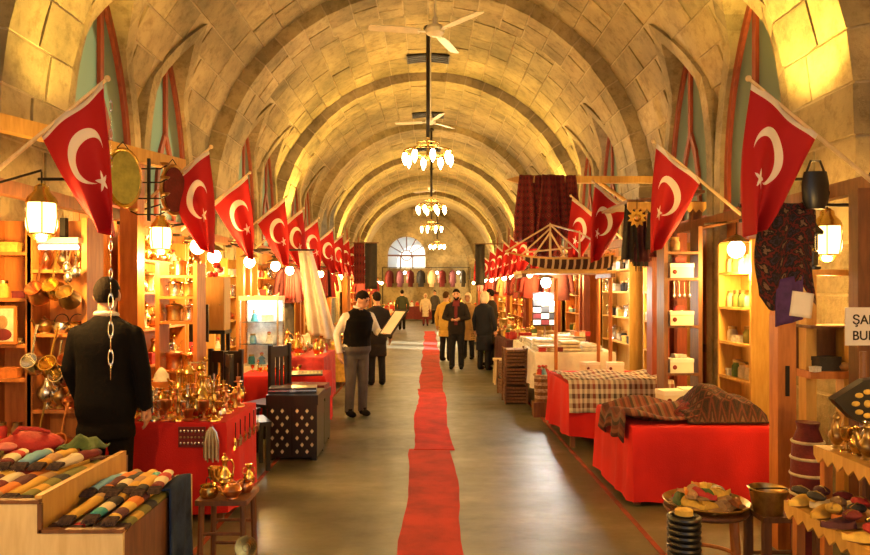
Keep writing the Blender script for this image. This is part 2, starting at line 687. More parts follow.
class Profile:
    def __init__(s, a, b):
        s.pts, s.L = arc_tab(a, b)
        s.len = s.L[-1]
        s.a, s.b = a, b

    def at(s, l, out=0.0):
        import bisect
        i = min(max(bisect.bisect_left(s.L, l), 1), len(s.L) - 1)
        p, q = s.pts[i - 1], s.pts[i]
        k = (l - s.L[i - 1]) / max(s.L[i] - s.L[i - 1], 1e-9)
        x, z = p[0] + (q[0] - p[0]) * k, p[1] + (q[1] - p[1]) * k
        if z <= Z0:
            n = (1, 0)
        else:
            n = (x / s.a ** 2, (z - Z0) / s.b ** 2)
            h = math.hypot(*n)
            n = (n[0] / h, n[1] / h)
        return x + n[0] * out, z + n[1] * out

    def x_at(s, z):
        return s.a if z <= Z0 else s.a * math.sqrt(max(0, 1 - ((z - Z0) / s.b) ** 2))


VP_, RP_ = Profile(VA, VB), Profile(RA, RB)
WALL_L = 3.12

# floor
fl = MB().box(-6, 6, -6, Y_END + 1, -0.12, 0).build('floor', 'floor', smooth=False)
struct(fl, 'worn grey-brown concrete floor of the covered bazaar')
for side, nm in ((-1, 'floor_line'), (1, 'floor_line')):
    pts = []
    l = MB()
    x = side * 1.53
    l.box(x - 0.02, x + 0.02, -3, 22, 0.0005, 0.003)
    o = l.build('trim_floor_line', 'line_paint', smooth=False)
    struct(o, 'thin red line painted along the floor by the %s stalls' % ('brassware' if side < 0 else 'textile'))


def inside_niche(y, z, off=0.0):
    for k in NICHES:
        for c in k:
            if abs(y - c) < niche_hw(z, NW, off) and z < NH + off:
                return True
    return False


def shell(side, l0, l1, out):
    ys = []
    y = -4.0
    while y < Y_END + 0.001:
        ys.append(y)
        y += 0.5 if y < 6.9 else 0.1
    ls = []
    n = max(2, int((l1 - l0) / 0.12))
    ls = [l0 + (l1 - l0) * i / n for i in range(n + 1)]
    P = [VP_.at(l, out) for l in ls]
    vs = [(side * x, yy, z) for (x, z) in P for yy in ys]
    fs = []
    m = len(ys)
    for i in range(n):
        zc = (P[i][1] + P[i + 1][1]) / 2
        for j in range(m - 1):
            yc = (ys[j] + ys[j + 1]) / 2
            if inside_niche(yc, zc, 0.06):
                continue
            fs.append((i * m + j, i * m + j + 1, (i + 1) * m + j + 1, (i + 1) * m + j))
    return vs, fs


walls = {}
for side, nm in ((-1, 'wall_left'), (1, 'wall_right')):
    b = MB().add(*shell(side, 0, WALL_L, 0.018))
    w = b.build(nm, 'mortar', smooth=False)
    struct(w, 'ashlar stone side wall with tall pointed shop openings')
    walls[side] = w
b = MB()
for side in (-1, 1):
    b.add(*shell(side, WALL_L, VP_.len, 0.018))
ceil = b.build('ceiling', 'mortar', smooth=False)
struct(ceil, 'barrel vault of coursed pale stone blocks')


def course_hex(prof, side, la, lb, ya, yb, off, depth):
    g = 0.012
    q = []
    for out in (off, depth):
        for l, y in ((la + g, ya + g), (la + g, yb - g), (lb - g, yb - g), (lb - g, ya + g)):
            x, z = prof.at(l, out)
            q.append((side * x, y, z))
    return q


def row_spans(y0, y1, z, z2):
    """free intervals of a course between the niches"""
    sp = [(y0, y1)]
    for k in NICHES:
        for c in k:
            h = max(niche_hw(z, NW, 0.15), niche_hw(z2, NW, 0.15)) if min(z, z2) < NH + 0.15 else -1
            if h <= 0:
                continue
            new = []
            for a, b_ in sp:
                if b_ <= c - h or a >= c + h:
                    new.append((a, b_))
                else:
                    if c - h - a > 0.1:
                        new.append((a, c - h))
                    if b_ - (c + h) > 0.1:
                        new.append((c + h, b_))
            sp = new
    return sp


rb = random.Random(3)
NC = 21
cl = VP_.len / NC
bulk = {-1: MB(), 1: MB(), 0: MB()}
for bi, (y0, y1) in enumerate(BAYS):
    for side in (-1, 1):
        for c in range(NC):
            la, lb = c * cl, (c + 1) * cl
            za, zb = VP_.at(la)[1], VP_.at(lb)[1]
            key = side if za < WALL_L - 0.2 else 0
            par = walls[side] if key else ceil
            for a, b_ in row_spans(y0, y1, za, zb):
                n = max(1, round((b_ - a) / rb.uniform(0.62, 0.95)))
                cuts = [a] + sorted(a + (b_ - a) * (k + rb.uniform(-0.22, 0.22)) / n for k in range(1, n)) + [b_]
                for ya, yb in zip(cuts, cuts[1:]):
                    off = rb.uniform(-0.010, 0.008)
                    h = course_hex(VP_, side, la, lb, ya, yb, off, 0.10)
                    if bi < 2:
                        MB().hexa(h).build('stone_block', 'stone', par, smooth=False)
                    else:
                        bulk[key].hexa(h)
for key, mb in bulk.items():
    o = mb.build('stone_courses', 'stone', walls[key] if key else ceil, smooth=False)
    o['kind'] = 'stuff'

# ribs: transverse arches on pilasters
NV = 20
for ri, (y0, y1) in enumerate(RIBS):
    core = MB()
    for side in (-1, 1):
        ls = [RP_.len * i / 60 for i in range(61)]
        rings = []
        for l in ls:
            xa, za = RP_.at(l, 0.016)
            xb, zb = RP_.at(l, 0.36)
            rings.append([(side * xa, y0 + 0.03, za), (side * xa, y1 - 0.03, za), (side * xb, y1 - 0.03, zb), (side * xb, y0 + 0.03, zb)])
        core.loft(rings)
    rib = core.build('trim_%d' % (ri + 1), 'mortar', smooth=False)
    struct(rib, 'transverse stone arch springing from wall pilasters across the vault')
    stuff = MB()
    for side in (-1, 1):
        for c in range(NV):
            la, lb = RP_.len * c / NV, RP_.len * (c + 1) / NV
            cut = y0 + (y1 - y0) * (0.40 if c % 2 else 0.62) + rb.uniform(-0.05, 0.05)
            for ya, yb in ((y0, cut), (cut, y1)):
                h = course_hex(RP_, side, la, lb, ya, yb, rb.uniform(-0.008, 0.008), 0.34)
                if ri < 3:
                    MB().hexa(h).build('voussoir', 'stone', rib, smooth=False)
                else:
                    stuff.hexa(h)
    if stuff.v:
        o = stuff.build('voussoir_ring', 'stone', rib, smooth=False)
        o['kind'] = 'stuff'

def outline(off, w=NW, top=True, z0=0.0, n=12):
    """pointed arch outline points (y,z) from one foot over the apex to the other"""
    r = NR + off
    zt = NS + math.sqrt(max(r * r - (NR - w) ** 2, 0))
    half = [(w + off, z0), (w + off, (z0 + NS) / 2)]
    for i in range(n + 1):
        z = NS + (zt - NS) * math.sin(PI / 2 * i / n)
        half.append((max(0.0, math.sqrt(max(r * r - (z - NS) ** 2, 0)) - (NR - w)), z))
    return half, [(-y, z) for y, z in reversed(half[:-1])]


nwin = 0
for bi, k in enumerate(NICHES):
    for ni, c in enumerate(k):
        for side in (-1, 1):
            open_gap = (bi == 3 and side == -1)
            par = walls[side]
            ha, _ = outline(0.0)
            hb, _ = outline(0.17)
            acc = MB()
            for s2 in (-1, 1):
                for i in range(len(ha) - 1):
                    (ya, za), (yb, zb) = ha[i], ha[i + 1]
                    (yc, zc), (yd, zd) = hb[i], hb[i + 1]
                    pr = -0.035
                    q = []
                    for f in (0, 1):
                        for (yy, zz) in ((ya, za), (yb, zb), (yd, zd), (yc, zc)):
                            xx = min(VP_.x_at(zz) + pr, 3.36) if f == 0 else 3.9
                            q.append((side * xx, c + s2 * yy, zz))
                    if bi < 2:
                        MB().hexa(q).build('arch_stone', 'stone', par, smooth=False)
                    else:
                        acc.hexa(q)
            if acc.v:
                o = acc.build('arch_stones', 'stone', par, smooth=False)
                o['kind'] = 'stuff'
            if open_gap:
                continue
            nwin += 1
            # window in the head of the niche
            xw = side * 3.46
            ZT = 2.62
            wroot = bpy.data.objects.new('window_%d' % nwin, None)
            COL.objects.link(wroot)
            wroot.location = (xw, c, 0)
            struct(wroot, 'pointed window with reddish wooden tracery and dim green glass')
            fr = MB()
            oa, ob = outline(0.0, z0=ZT)
            ia, ib = outline(-0.085, z0=ZT)
            A, B = oa + ob, ia + ib
            for i in range(len(A) - 1):
                (y0_, z0_), (y1_, z1_) = A[i], A[i + 1]
                (y2_, z2_), (y3_, z3_) = B[i + 1], B[i]
                fr.hexa([(-0.05, y0_, z0_), (-0.05, y1_, z1_), (-0.05, y2_, z2_), (-0.05, y3_, z3_),
                         (0.05, y0_, z0_), (0.05, y1_, z1_), (0.05, y2_, z2_), (0.05, y3_, z3_)])
            fr.build('window_frame', 'wood_red', wroot, smooth=False)
            MB().box(-0.06, 0.06, -NW, NW, ZT - 0.10, ZT + 0.02).build('transom', 'wood_red', wroot, smooth=False)
            MB().box(-0.045, 0.045, -0.04, 0.04, 3.72, NH - 0.05).build('mullion', 'wood_red', wroot, smooth=False)
            sub = MB()
            sa = [(0.34, ZT), (0.34, 2.85), (0.30, 3.2), (0.20, 3.52), (0.0, 3.84)]
            sb = [(0.27, ZT), (0.27, 2.85), (0.23, 3.16), (0.14, 3.43), (0.0, 3.70)]
            for s2 in (-1, 1):
                for i in range(4):
                    sub.hexa([(-0.04, s2 * sa[i][0], sa[i][1]), (-0.04, s2 * sa[i + 1][0], sa[i + 1][1]), (-0.04, s2 * sb[i + 1][0], sb[i + 1][1]), (-0.04, s2 * sb[i][0], sb[i][1]),
                              (0.04, s2 * sa[i][0], sa[i][1]), (0.04, s2 * sa[i + 1][0], sa[i + 1][1]), (0.04, s2 * sb[i + 1][0], sb[i + 1][1]), (0.04, s2 * sb[i][0], sb[i][1])])
            sub.build('tracery_arch', 'wood_red', wroot, smooth=False)
            for s2 in (-1, 1):
                pp = [(0, ZT)] + [(s2 * y, z) for y, z in outline(-0.03, z0=ZT)[0]]
                MB().prism(pp, -0.006, 0.006, axis='x').build('pane', 'pane_green', wroot, smooth=False)
            # plank shopfront below
            droot = bpy.data.objects.new('door_%d' % nwin, None)
            COL.objects.link(droot)
            droot.location = (xw, c, 0)
            struct(droot, 'plank shopfront closing the foot of a pointed opening')
            for q in range(5):
                ww = (2 * NW) / 5
                MB().box(-0.02, 0.02, -NW + q * ww + 0.006, -NW + (q + 1) * ww - 0.006, 0.02, ZT - 0.1).build('plank', 'wood_orange', droot, smooth=False)
            MB().box(-0.035, 0.035, -NW, NW, 0.95, 1.05).build('cross_rail', 'wood_brown', droot, smooth=False)

# end wall with its round-headed window
wx0, wx1, wz0, wz1 = -2.36, -0.16, 3.0, 4.85
wr = (wx1 - wx0) / 2
wc = (wx0 + wx1) / 2
zs = wz1 - wr
arcp = [(wc + wr * math.cos(PI * i / 16), zs + wr * math.sin(PI * i / 16)) for i in range(17)]
ew = MB()
Y = Y_END
for a, b_, c_, d_ in ((-4.2, wx0, 0, 7.2), (wx1, 4.2, 0, 7.2), (wx0, wx1, 0, wz0)):
    ew.box(a, b_, Y, Y + 0.5, c_, d_)
for i in range(16):
    (xa, za), (xb, zb) = arcp[i], arcp[i + 1]
    ew.hexa([(xa, Y, za), (xb, Y, zb), (xb, Y, 7.2), (xa, Y, 7.2), (xa, Y + 0.5, za), (xb, Y + 0.5, zb), (xb, Y + 0.5, 7.2), (xa, Y + 0.5, 7.2)])
ewo = ew.build('wall_end', 'stone', smooth=False)
struct(ewo, 'stone wall closing the far end of the vaulted hall')
sur = MB()
for i in range(16):
    a0, a1 = PI * i / 16, PI * (i + 1) / 16
    MB().hexa([(wc + r_ * math.cos(a), yy, zs + r_ * math.sin(a)) for yy in (Y - 0.05, Y + 0.02) for r_, a in ((wr, a0 + .01), (wr, a1 - .01), (wr + 0.24, a1 - .01), (wr + 0.24, a0 + .01))]).build('arch_stone', 'stone', ewo, smooth=False)
w0 = bpy.data.objects.new('window_end', None)
COL.objects.link(w0)
w0.location = (wc, Y + 0.2, 0)
struct(w0, 'bright round-headed window with radiating glazing bars in the end wall')
MB().prism([(-wr, wz0), (wr, wz0)] + [(x - wc, z) for x, z in arcp], -0.005, 0.005).build('pane', 'pane_clear', w0, smooth=False)
for i in range(7):
    a = PI * i / 6
    MB().cyl((0.3 * math.cos(a), -0.02, zs + 0.3 * math.sin(a)), (wr * math.cos(a), -0.02, zs + wr * math.sin(a)), 0.03, n=6).build('glazing_bar', 'wood_brown', w0)
MB().ring((0, -0.02, zs), 0.3, 0.03, axis='y').build('glazing_hub', 'wood_brown', w0)
MB().box(-wr, wr, -0.05, 0.03, zs - 0.04, zs + 0.04).build('transom', 'wood_brown', w0, smooth=False)
for q in (-0.36, 0.36):
    MB().box(q - 0.03, q + 0.03, -0.04, 0.02, wz0, zs).build('glazing_bar', 'wood_brown', w0, smooth=False)
# broad pointed arch standing before the end wall, to one side of the window
for i in range(10):
    a0, a1 = PI / 2 * i / 10, PI / 2 * (i + 1) / 10
    q = [(-0.9 + r_ * math.cos(a), yy, 2.65 + r_ * 1.02 * math.sin(a)) for yy in (Y - 0.45, Y + 0.05) for r_, a in ((3.3, a0), (3.3, a1 - .006), (3.7, a1 - .006), (3.7, a0))]
    MB().hexa(q).build('arch_stone', 'stone', ewo, smooth=False)
MB().box(2.4, 2.8, Y - 0.45, Y + 0.05, 0, 2.65).build('pilaster', 'stone', ewo, smooth=False)

# dark vents in the crown of the vault
for i, (yv) in enumerate((14.6, 19.4, 24.2)):
    v = MB()
    n = 8
    for q in range(n):
        t0, t1 = -0.45 + 0.9 * q / n, -0.45 + 0.9 * (q + 1) / n
        pz = lambda xx: Z0 + VB * math.sqrt(1 - (xx / VA) ** 2)
        v.hexa([(xx, yy, pz(xx) - dz - abs(xx) * 0.05) for dz in (0.03, 0.0) for xx, yy in ((t0, yv), (t1, yv), (t1, yv + 0.5), (t0, yv + 0.5))])
    o = v.build('ceiling_vent', 'iron', smooth=False)
    for q in range(4):
        yy = yv + 0.06 + q * 0.12
        MB().tube([(t, yy, pz(t) - 0.045 - abs(t) * 0.05) for t in (-0.42, -0.2, 0, 0.2, 0.42)], 0.012, 6).build('slat', 'black', o)
    tag(o, ['dark slatted vent in the vault crown before the third stone arch', 'dark slatted vent in the vault crown before the fourth stone arch',
            'dark slatted vent in the vault crown before the fifth stone arch'][i], 'vent', 'crown vents')

# red carpet runner down the aisle
cr = thing('carpet_runner', 'long narrow red carpet runner laid down the middle of the aisle', 'carpet', (0, 0, 0))
rc = random.Random(5)
for i, (ya, yb, xo) in enumerate(((2.0, 7.55, 0.0), (7.5, 12.1, 0.02), (12.05, 18.5, 0.035), (18.45, 29.0, 0.05))):
    n = int((yb - ya) / 0.25)
    pl = [-0.185 + xo + rc.uniform(-0.008, 0.008) + 0.022 * math.sin(k * 0.5 + i) for k in range(n + 1)]
    prt = [0.245 + xo + rc.uniform(-0.008, 0.008) + 0.022 * math.sin(k * 0.45 + i * 2) for k in range(n + 1)]
    mb = MB()
    rings = []
    for k in range(n + 1):
        y = ya + (yb - ya) * k / n
        z1 = 0.008 + (0.006 if i % 2 else 0)
        rings.append([(pl[k], y, 0.0006), (prt[k], y, 0.0006), (prt[k], y, z1), (pl[k], y, z1)])
    mb.loft(rings)
    mb.build('carpet_section', 'carpet_red_dark' if i in (0, 2) else 'carpet_red', cr, smooth=False)

# ================================================================== builders of repeated goods
def metal_ewer(m):
    t = thing('ewer', 'metal ewer', 'ewer')
    b = MB().lathe([(0.0, 0), (0.055, 0), (0.05, 0.012), (0.028, 0.03), (0.06, 0.07), (0.078, 0.11), (0.07, 0.15), (0.04, 0.19), (0.025, 0.23), (0.024, 0.27), (0.036, 0.30), (0.0, 0.30)], 16)
    b.build('body', m, t)
    MB().tube([(0.03, 0, 0.285), (0.075, 0, 0.28), (0.098, 0, 0.22), (0.09, 0, 0.15), (0.068, 0, 0.11)], 0.008, 6).build('handle', m, t)
    MB().tube([(-0.07, 0, 0.10), (-0.11, 0, 0.15), (-0.115, 0, 0.21), (-0.15, 0, 0.265)], [0.018, 0.013, 0.01, 0.009], 8).build('spout', m, t)
    lid = MB().lathe([(0.036, 0.30), (0.033, 0.315), (0.012, 0.335), (0.0, 0.338)], 12).build('lid', m, t)
    MB().lathe([(0.005, 0.334), (0.006, 0.345), (0.011, 0.355), (0.0, 0.365)], 10).build('finial', m, lid)
    return t


def metal_goblet(m):
    t = thing('goblet', 'metal goblet', 'goblet')
    MB().lathe([(0, 0), (0.036, 0), (0.034, 0.006), (0.010, 0.016), (0.008, 0.05), (0.013, 0.055), (0.007, 0.062), (0.0, 0.062)], 12).build('foot', m, t)
    MB().lathe([(0.0, 0.062), (0.02, 0.066), (0.036, 0.09), (0.038, 0.125), (0.042, 0.14), (0.038, 0.14), (0.033, 0.095), (0, 0.075)], 12).build('bowl', m, t)
    return t


def metal_candlestick(m):
    t = thing('candlestick', 'metal candlestick', 'candlestick')
    MB().lathe([(0, 0), (0.052, 0), (0.05, 0.01), (0.03, 0.02), (0.013, 0.035), (0.02, 0.06), (0.011, 0.08), (0.011, 0.13), (0.019, 0.145), (0.01, 0.16), (0.01, 0.19), (0, 0.19)], 12).build('stem', m, t)
    MB().lathe([(0, 0.19), (0.034, 0.193), (0.037, 0.2), (0.016, 0.203), (0.017, 0.235), (0.013, 0.235), (0, 0.215)], 12).build('drip_pan', m, t)
    return t


def metal_pot(m):
    t = thing('cooking_pot', 'metal pot', 'pot')
    MB().lathe([(0, 0), (0.07, 0), (0.088, 0.03), (0.09, 0.075), (0.072, 0.105), (0.078, 0.115), (0.085, 0.118), (0.08, 0.112), (0.066, 0.1), (0.08, 0.07), (0, 0.02)], 16).build('body', m, t)
    MB().tube([(-0.08, 0, 0.11)] + [(-0.08 * math.cos(PI * i / 8), 0, 0.11 + 0.085 * math.sin(PI * i / 8)) for i in range(1, 8)] + [(0.08, 0, 0.11)], 0.005, 6).build('bail_handle', 'iron', t)
    return t


def metal_cezve(m):
    t = thing('coffee_pot', 'long-handled coffee pot', 'coffee pot')
    MB().lathe([(0, 0), (0.042, 0), (0.046, 0.02), (0.03, 0.06), (0.038, 0.075), (0.034, 0.075), (0.026, 0.06), (0, 0.01)], 14).build('body', m, t)
    MB().tube([(0.033, 0, 0.066), (0.09, 0, 0.09), (0.16, 0, 0.11)], [0.006, 0.005, 0.007], 6).build('handle', m, t)
    return t


def metal_grinder(m):
    t = thing('pepper_grinder', 'metal hand grinder', 'grinder')
    MB().lathe([(0, 0), (0.027, 0), (0.029, 0.01), (0.025, 0.02), (0.025, 0.15), (0.028, 0.155), (0.025, 0.165), (0.012, 0.185), (0.006, 0.19), (0, 0.19)], 12).build('body', m, t)
    MB().tube([(0, 0, 0.185), (0.0, 0, 0.2), (0.07, 0, 0.2)], 0.004, 6).build('crank', m, t)
    MB().ball((0.07, 0, 0.212), 0.011, 8, 6).build('knob', m, t)
    return t


def metal_mortar(m):
    t = thing('mortar', 'metal mortar', 'mortar')
    MB().lathe([(0, 0), (0.04, 0), (0.042, 0.01), (0.028, 0.022), (0.034, 0.05), (0.048, 0.085), (0.043, 0.085), (0.028, 0.05), (0, 0.03)], 14).build('cup', m, t)
    MB().tube([(0.0, 0, 0.035), (0.03, 0.01, 0.10), (0.045, 0.012, 0.135)], [0.012, 0.006, 0.011], 8).build('pestle', m, t)
    return t


def metal_vase(m):
    t = thing('vase', 'metal vase', 'vase')
    MB().lathe([(0, 0), (0.04, 0), (0.036, 0.012), (0.03, 0.02), (0.055, 0.07), (0.06, 0.11), (0.04, 0.16), (0.02, 0.19), (0.021, 0.22), (0.036, 0.25), (0.031, 0.25), (0.015, 0.2), (0, 0.19)], 14).build('body', m, t)
    for s in (-1, 1):
        MB().tube([(s * 0.021, 0, 0.215), (s * 0.055, 0, 0.21), (s * 0.065, 0, 0.17), (s * 0.048, 0, 0.145)], 0.005, 6).build('handle', m, t)
    return t


def metal_plate(m):
    t = thing('engraved_plate', 'round engraved plate', 'plate')
    MB().lathe([(0, 0.0), (0.07, 0.0), (0.1, 0.012), (0.13, 0.016), (0.132, 0.02), (0.1, 0.018), (0.07, 0.006), (0, 0.006)], 22).build('dish', m, t)
    MB().ring((0, 0, 0.009), 0.045, 0.004, 20, 5).build('engraved_ring', 'brass_old', t)
    return t


def metal_can(m):
    t = thing('lidded_can', 'metal lidded can', 'can')
    MB().lathe([(0, 0), (0.085, 0), (0.09, 0.01), (0.082, 0.03), (0.082, 0.12), (0.09, 0.16), (0.095, 0.17), (0.0, 0.17)], 16).build('body', m, t)
    lid = MB().lathe([(0.095, 0.17), (0.09, 0.185), (0.03, 0.2), (0, 0.204)], 16).build('lid', m, t)
    MB().lathe([(0.01, 0.2), (0.012, 0.208), (0.016, 0.22), (0, 0.226)], 10).build('knob', m, lid)
    for s in (-1, 1):
        MB().ring((s * 0.098, 0, 0.12), 0.026, 0.005, 12, 5, axis='y').build('ear', m, t)
    return t


def metal_teapot(m):
    t = thing('teapot', 'round metal teapot', 'teapot')
    MB().lathe([(0, 0), (0.05, 0), (0.048, 0.01), (0.075, 0.04), (0.082, 0.07), (0.065, 0.105), (0.04, 0.118), (0, 0.118)], 16).build('body', m, t)
    lid = MB().lathe([(0.04, 0.118), (0.036, 0.13), (0.012, 0.14), (0, 0.141)], 12).build('lid', m, t)
    MB().lathe([(0.008, 0.138), (0.014, 0.15), (0, 0.16)], 10).build('knob', m, lid)
    MB().tube([(-0.07, 0, 0.06), (-0.105, 0, 0.075), (-0.125, 0, 0.115), (-0.145, 0, 0.125)], [0.017, 0.013, 0.009, 0.009], 8).build('spout', m, t)
    MB().tube([(0.06, 0, 0.1), (0.11, 0, 0.11), (0.12, 0, 0.07), (0.075, 0, 0.045)], 0.007, 6).build('handle', m, t)
    return t


METAL = {'ewer': metal_ewer, 'goblet': metal_goblet, 'candlestick': metal_candlestick, 'pot': metal_pot, 'coffee pot': metal_cezve,
         'grinder': metal_grinder, 'mortar': metal_mortar, 'vase': metal_vase, 'plate': metal_plate, 'can': metal_can, 'teapot': metal_teapot}
for k, fn in METAL.items():
    for m in ('brass', 'copper', 'silver', 'brass_old'):
        BUILDERS[k + '|' + m] = (lambda fn=fn, m=m: fn(m))


def gift_box(c):
    t = thing('gift_box', 'box', 'box')
    MB().box(-0.09, 0.09, -0.06, 0.06, 0, 0.085).build('carton', c, t, smooth=False)
    MB().box(-0.094, 0.094, -0.064, 0.064, 0.075, 0.105).build('lid', c, t, smooth=False)
    return t


def jar(c):
    t = thing('jar', 'jar', 'jar')
    MB().lathe([(0, 0), (0.045, 0), (0.05, 0.01), (0.05, 0.09), (0.038, 0.11), (0.038, 0.12), (0, 0.12)], 12).build('body', c, t)
    MB().lathe([(0, 0.12), (0.042, 0.12), (0.042, 0.145), (0, 0.147)], 12).build('lid', 'brass_old', t)
    return t


def folded_textile(c):
    t = thing('folded_textile', 'folded textile', 'textile')
    z = 0
    for i in range(3):
        w = 0.14 - 0.006 * i
        rings = []
        for k in range(5):
            u = -w + 2 * w * k / 4
            h = 0.03
            rings.append([(u, -0.11, z + 0.006), (u, -0.115, z + h * 0.5), (u, -0.11, z + h - 0.004), (u, 0.11, z + h - 0.002), (u, 0.115, z + h * .5), (u, 0.11, z + 0.003)])
        MB().loft(rings).build('fold', c, t)
        z += 0.028
    return t


def garment(c):
    t = thing('garment', 'garment', 'garment')
    rings = []
    for z, w, d in ((-0.72, 0.25, 0.05), (-0.55, 0.235, 0.06), (-0.3, 0.21, 0.06), (-0.12, 0.215, 0.06), (-0.03, 0.18, 0.045), (0.0, 0.08, 0.035), (0.02, 0.05, 0.03)):
        rings.append([(w * math.cos(2 * PI * j / 16), d * math.sin(2 * PI * j / 16) * (1 + 0.25 * math.sin(5 * j)), z) for j in range(16)])
    MB().loft(rings).build('body', c, t)
    for s in (-1, 1):
        MB().tube([(s * 0.16, 0, -0.05), (s * 0.24, 0, -0.14), (s * 0.29, 0.01, -0.36), (s * 0.31, 0.0, -0.55)], [0.05, 0.062, 0.055, 0.05], 10).build('sleeve', c, t)
    MB().tube([(-0.15, 0, -0.02), (0, 0, 0.035), (0, 0, 0.07), (0.02, 0, 0.10), (0.0, 0, 0.125), (-0.02, 0, 0.11)], 0.005, 6).build('hanger', 'iron', t)
    return t


def scarf(c):
    t = thing('scarf', 'hanging scarf', 'scarf')
    sheet('cloth', lambda u, v: ((u - 0.5) * (0.16 + 0.10 * v), 0.035 * math.sin(u * 15 + v * 2) * (0.4 + v), -v * 0.85), 14, 10, c, t, 0.006)
    fr = MB()
    for i in range(9):
        u = (i + 0.5) / 9
        x, y = (u - 0.5) * 0.26, 0.035 * math.sin(u * 15 + 2) * 1.4
        fr.cyl((x, y, -0.845), (x, y, -0.92), 0.006, 0.003, 5)
    fr.build('fringe', c, t)
    MB().tube([(-0.09, 0, 0.0), (0, 0, 0.01), (0.09, 0, 0.0)], 0.012, 6).build('hem', c, t)
    return t


def slipper(c):
    t = thing('slipper', 'slipper', 'slipper')
    rings = []
    for x, w, h in ((-0.12, 0.025, 0.02), (-0.10, 0.036, 0.025), (-0.04, 0.034, 0.022), (0.03, 0.042, 0.024), (0.09, 0.038, 0.022), (0.125, 0.014, 0.018)):
        rings.append([(x, w * math.cos(2 * PI * j / 12), 0.012 + h * 0.5 * math.sin(2 * PI * j / 12)) for j in range(12)])
    MB().loft(rings).build('sole', 'tan', t)
    rings = []
    for x, w, h in ((-0.01, 0.045, 0.052), (0.03, 0.046, 0.048), (0.08, 0.042, 0.036), (0.12, 0.022, 0.024), (0.15, 0.006, 0.034)):
        rings.append([(x, w * math.cos(PI * j / 9), 0.012 + h * math.sin(PI * j / 9)) for j in range(10)])
    MB().loft(rings).build('upper', c, t)
    return t


def doll(c):
    t = thing('rag_doll', 'rag doll', 'doll')
    MB().lathe([(0, 0), (0.06, 0), (0.055, 0.02), (0.03, 0.10), (0.022, 0.12), (0, 0.125)], 12).build('dress', c, t)
    MB().ball((0, 0, 0.145), 0.026, 10, 8).build('head', 'tan', t)
    MB().ball((0, 0.006, 0.155), (0.029, 0.027, 0.024), 10, 6).build('headscarf', 'crimson', t)
    for s in (-1, 1):
        MB().tube([(s * 0.022, 0, 0.105), (s * 0.05, -0.01, 0.08)], 0.009, 6).build('arm', c, t)
    return t


def purse(c):
    t = thing('purse', 'small purse', 'purse')
    MB().ball((0, 0, 0.022), (0.055, 0.04, 0.024), 12, 6).build('pouch', c, t)
    MB().tube([(-0.05, 0, 0.03), (0, 0.0, 0.048), (0.05, 0, 0.03)], 0.005, 6).build('clasp', 'brass_old', t)
    return t


for fn, nm in ((gift_box, 'box'), (jar, 'jar'), (folded_textile, 'textile'), (garment, 'garment'), (scarf, 'scarf'), (slipper, 'slipper'), (doll, 'doll'), (purse, 'purse')):
    for c in GC:
        BUILDERS[nm + '|' + c] = (lambda fn=fn, c=c: fn(c))


# ------------------------------------------------------------------ furniture helpers
def table(x0, x1, y0, y1, h, label, wood='wood_brown', group=None):
    t = thing('market_table', label, 'table', ((x0 + x1) / 2, (y0 + y1) / 2, 0), 0, group)
    a, b = (x1 - x0) / 2, (y1 - y0) / 2
    MB().box(-a, a, -b, b, h - 0.035, h).build('tabletop', wood, t, smooth=False)
    for sx in (-1, 1):
        for sy in (-1, 1):
            MB().box(sx * (a - 0.04) - 0.025, sx * (a - 0.04) + 0.025, sy * (b - 0.04) - 0.025, sy * (b - 0.04) + 0.025, 0, h - 0.035).build('leg', wood, t, smooth=False)
    return t


def tablecloth(x0, x1, y0, y1, h, drop, label, m='red_cloth', name='tablecloth', amp=0.018, seed=1, group=None):
    """cloth over a table: flat top, rounded corners and a rippled skirt"""
    rr = random.Random(seed)
    cx, cy = (x0 + x1) / 2, (y0 + y1) / 2
    a, b = (x1 - x0) / 2 + 0.012, (y1 - y0) / 2 + 0.012
    per = []
    nx, ny = max(8, int(a * 2 / 0.045)), max(8, int(b * 2 / 0.045))
    for i in range(nx):
        per.append((-a + 2 * a * i / nx, -b, 0, -1))
    for i in range(ny):
        per.append((a, -b + 2 * b * i / ny, 1, 0))
    for i in range(nx):
        per.append((a - 2 * a * i / nx, b, 0, 1))
    for i in range(ny):
        per.append((-a, b - 2 * b * i / ny, -1, 0))
    n = len(per)
    ph = rr.uniform(0, 6)
    levels = [(0, 0.0, 0.0), (0.012, 0.006, 0.1), (0.05, 0.012, 0.25), (drop * 0.35, 0.016, 0.6), (drop * 0.7, 0.022, 0.9), (drop, 0.03, 1.15)]
    mb = MB()
    rings = []
    for dz, o, k in levels:
        ring = []
        for i, (x, y, ux, uy) in enumerate(per):
            w = math.sin(i * 0.75 + ph) + 0.6 * math.sin(i * 0.31 + 2 * ph) + 0.4 * math.sin(i * 1.7)
            q = o + amp * k * max(w, -0.4)
            ring.append((x + ux * q, y + uy * q, h + 0.004 - dz + (0.012 * math.sin(i * 0.4 + ph) if dz == drop else 0)))
        rings.append(ring)
    mb.loft(rings, caps=False)
    mb.add([(-a, -b, h + 0.004), (a, -b, h + 0.004), (a, b, h + 0.004), (-a, b, h + 0.004)], [(0, 1, 2, 3)])
    o = mb.build(name, m, loc=(cx, cy, 0))
    return tag(o, label, 'tablecloth', group)


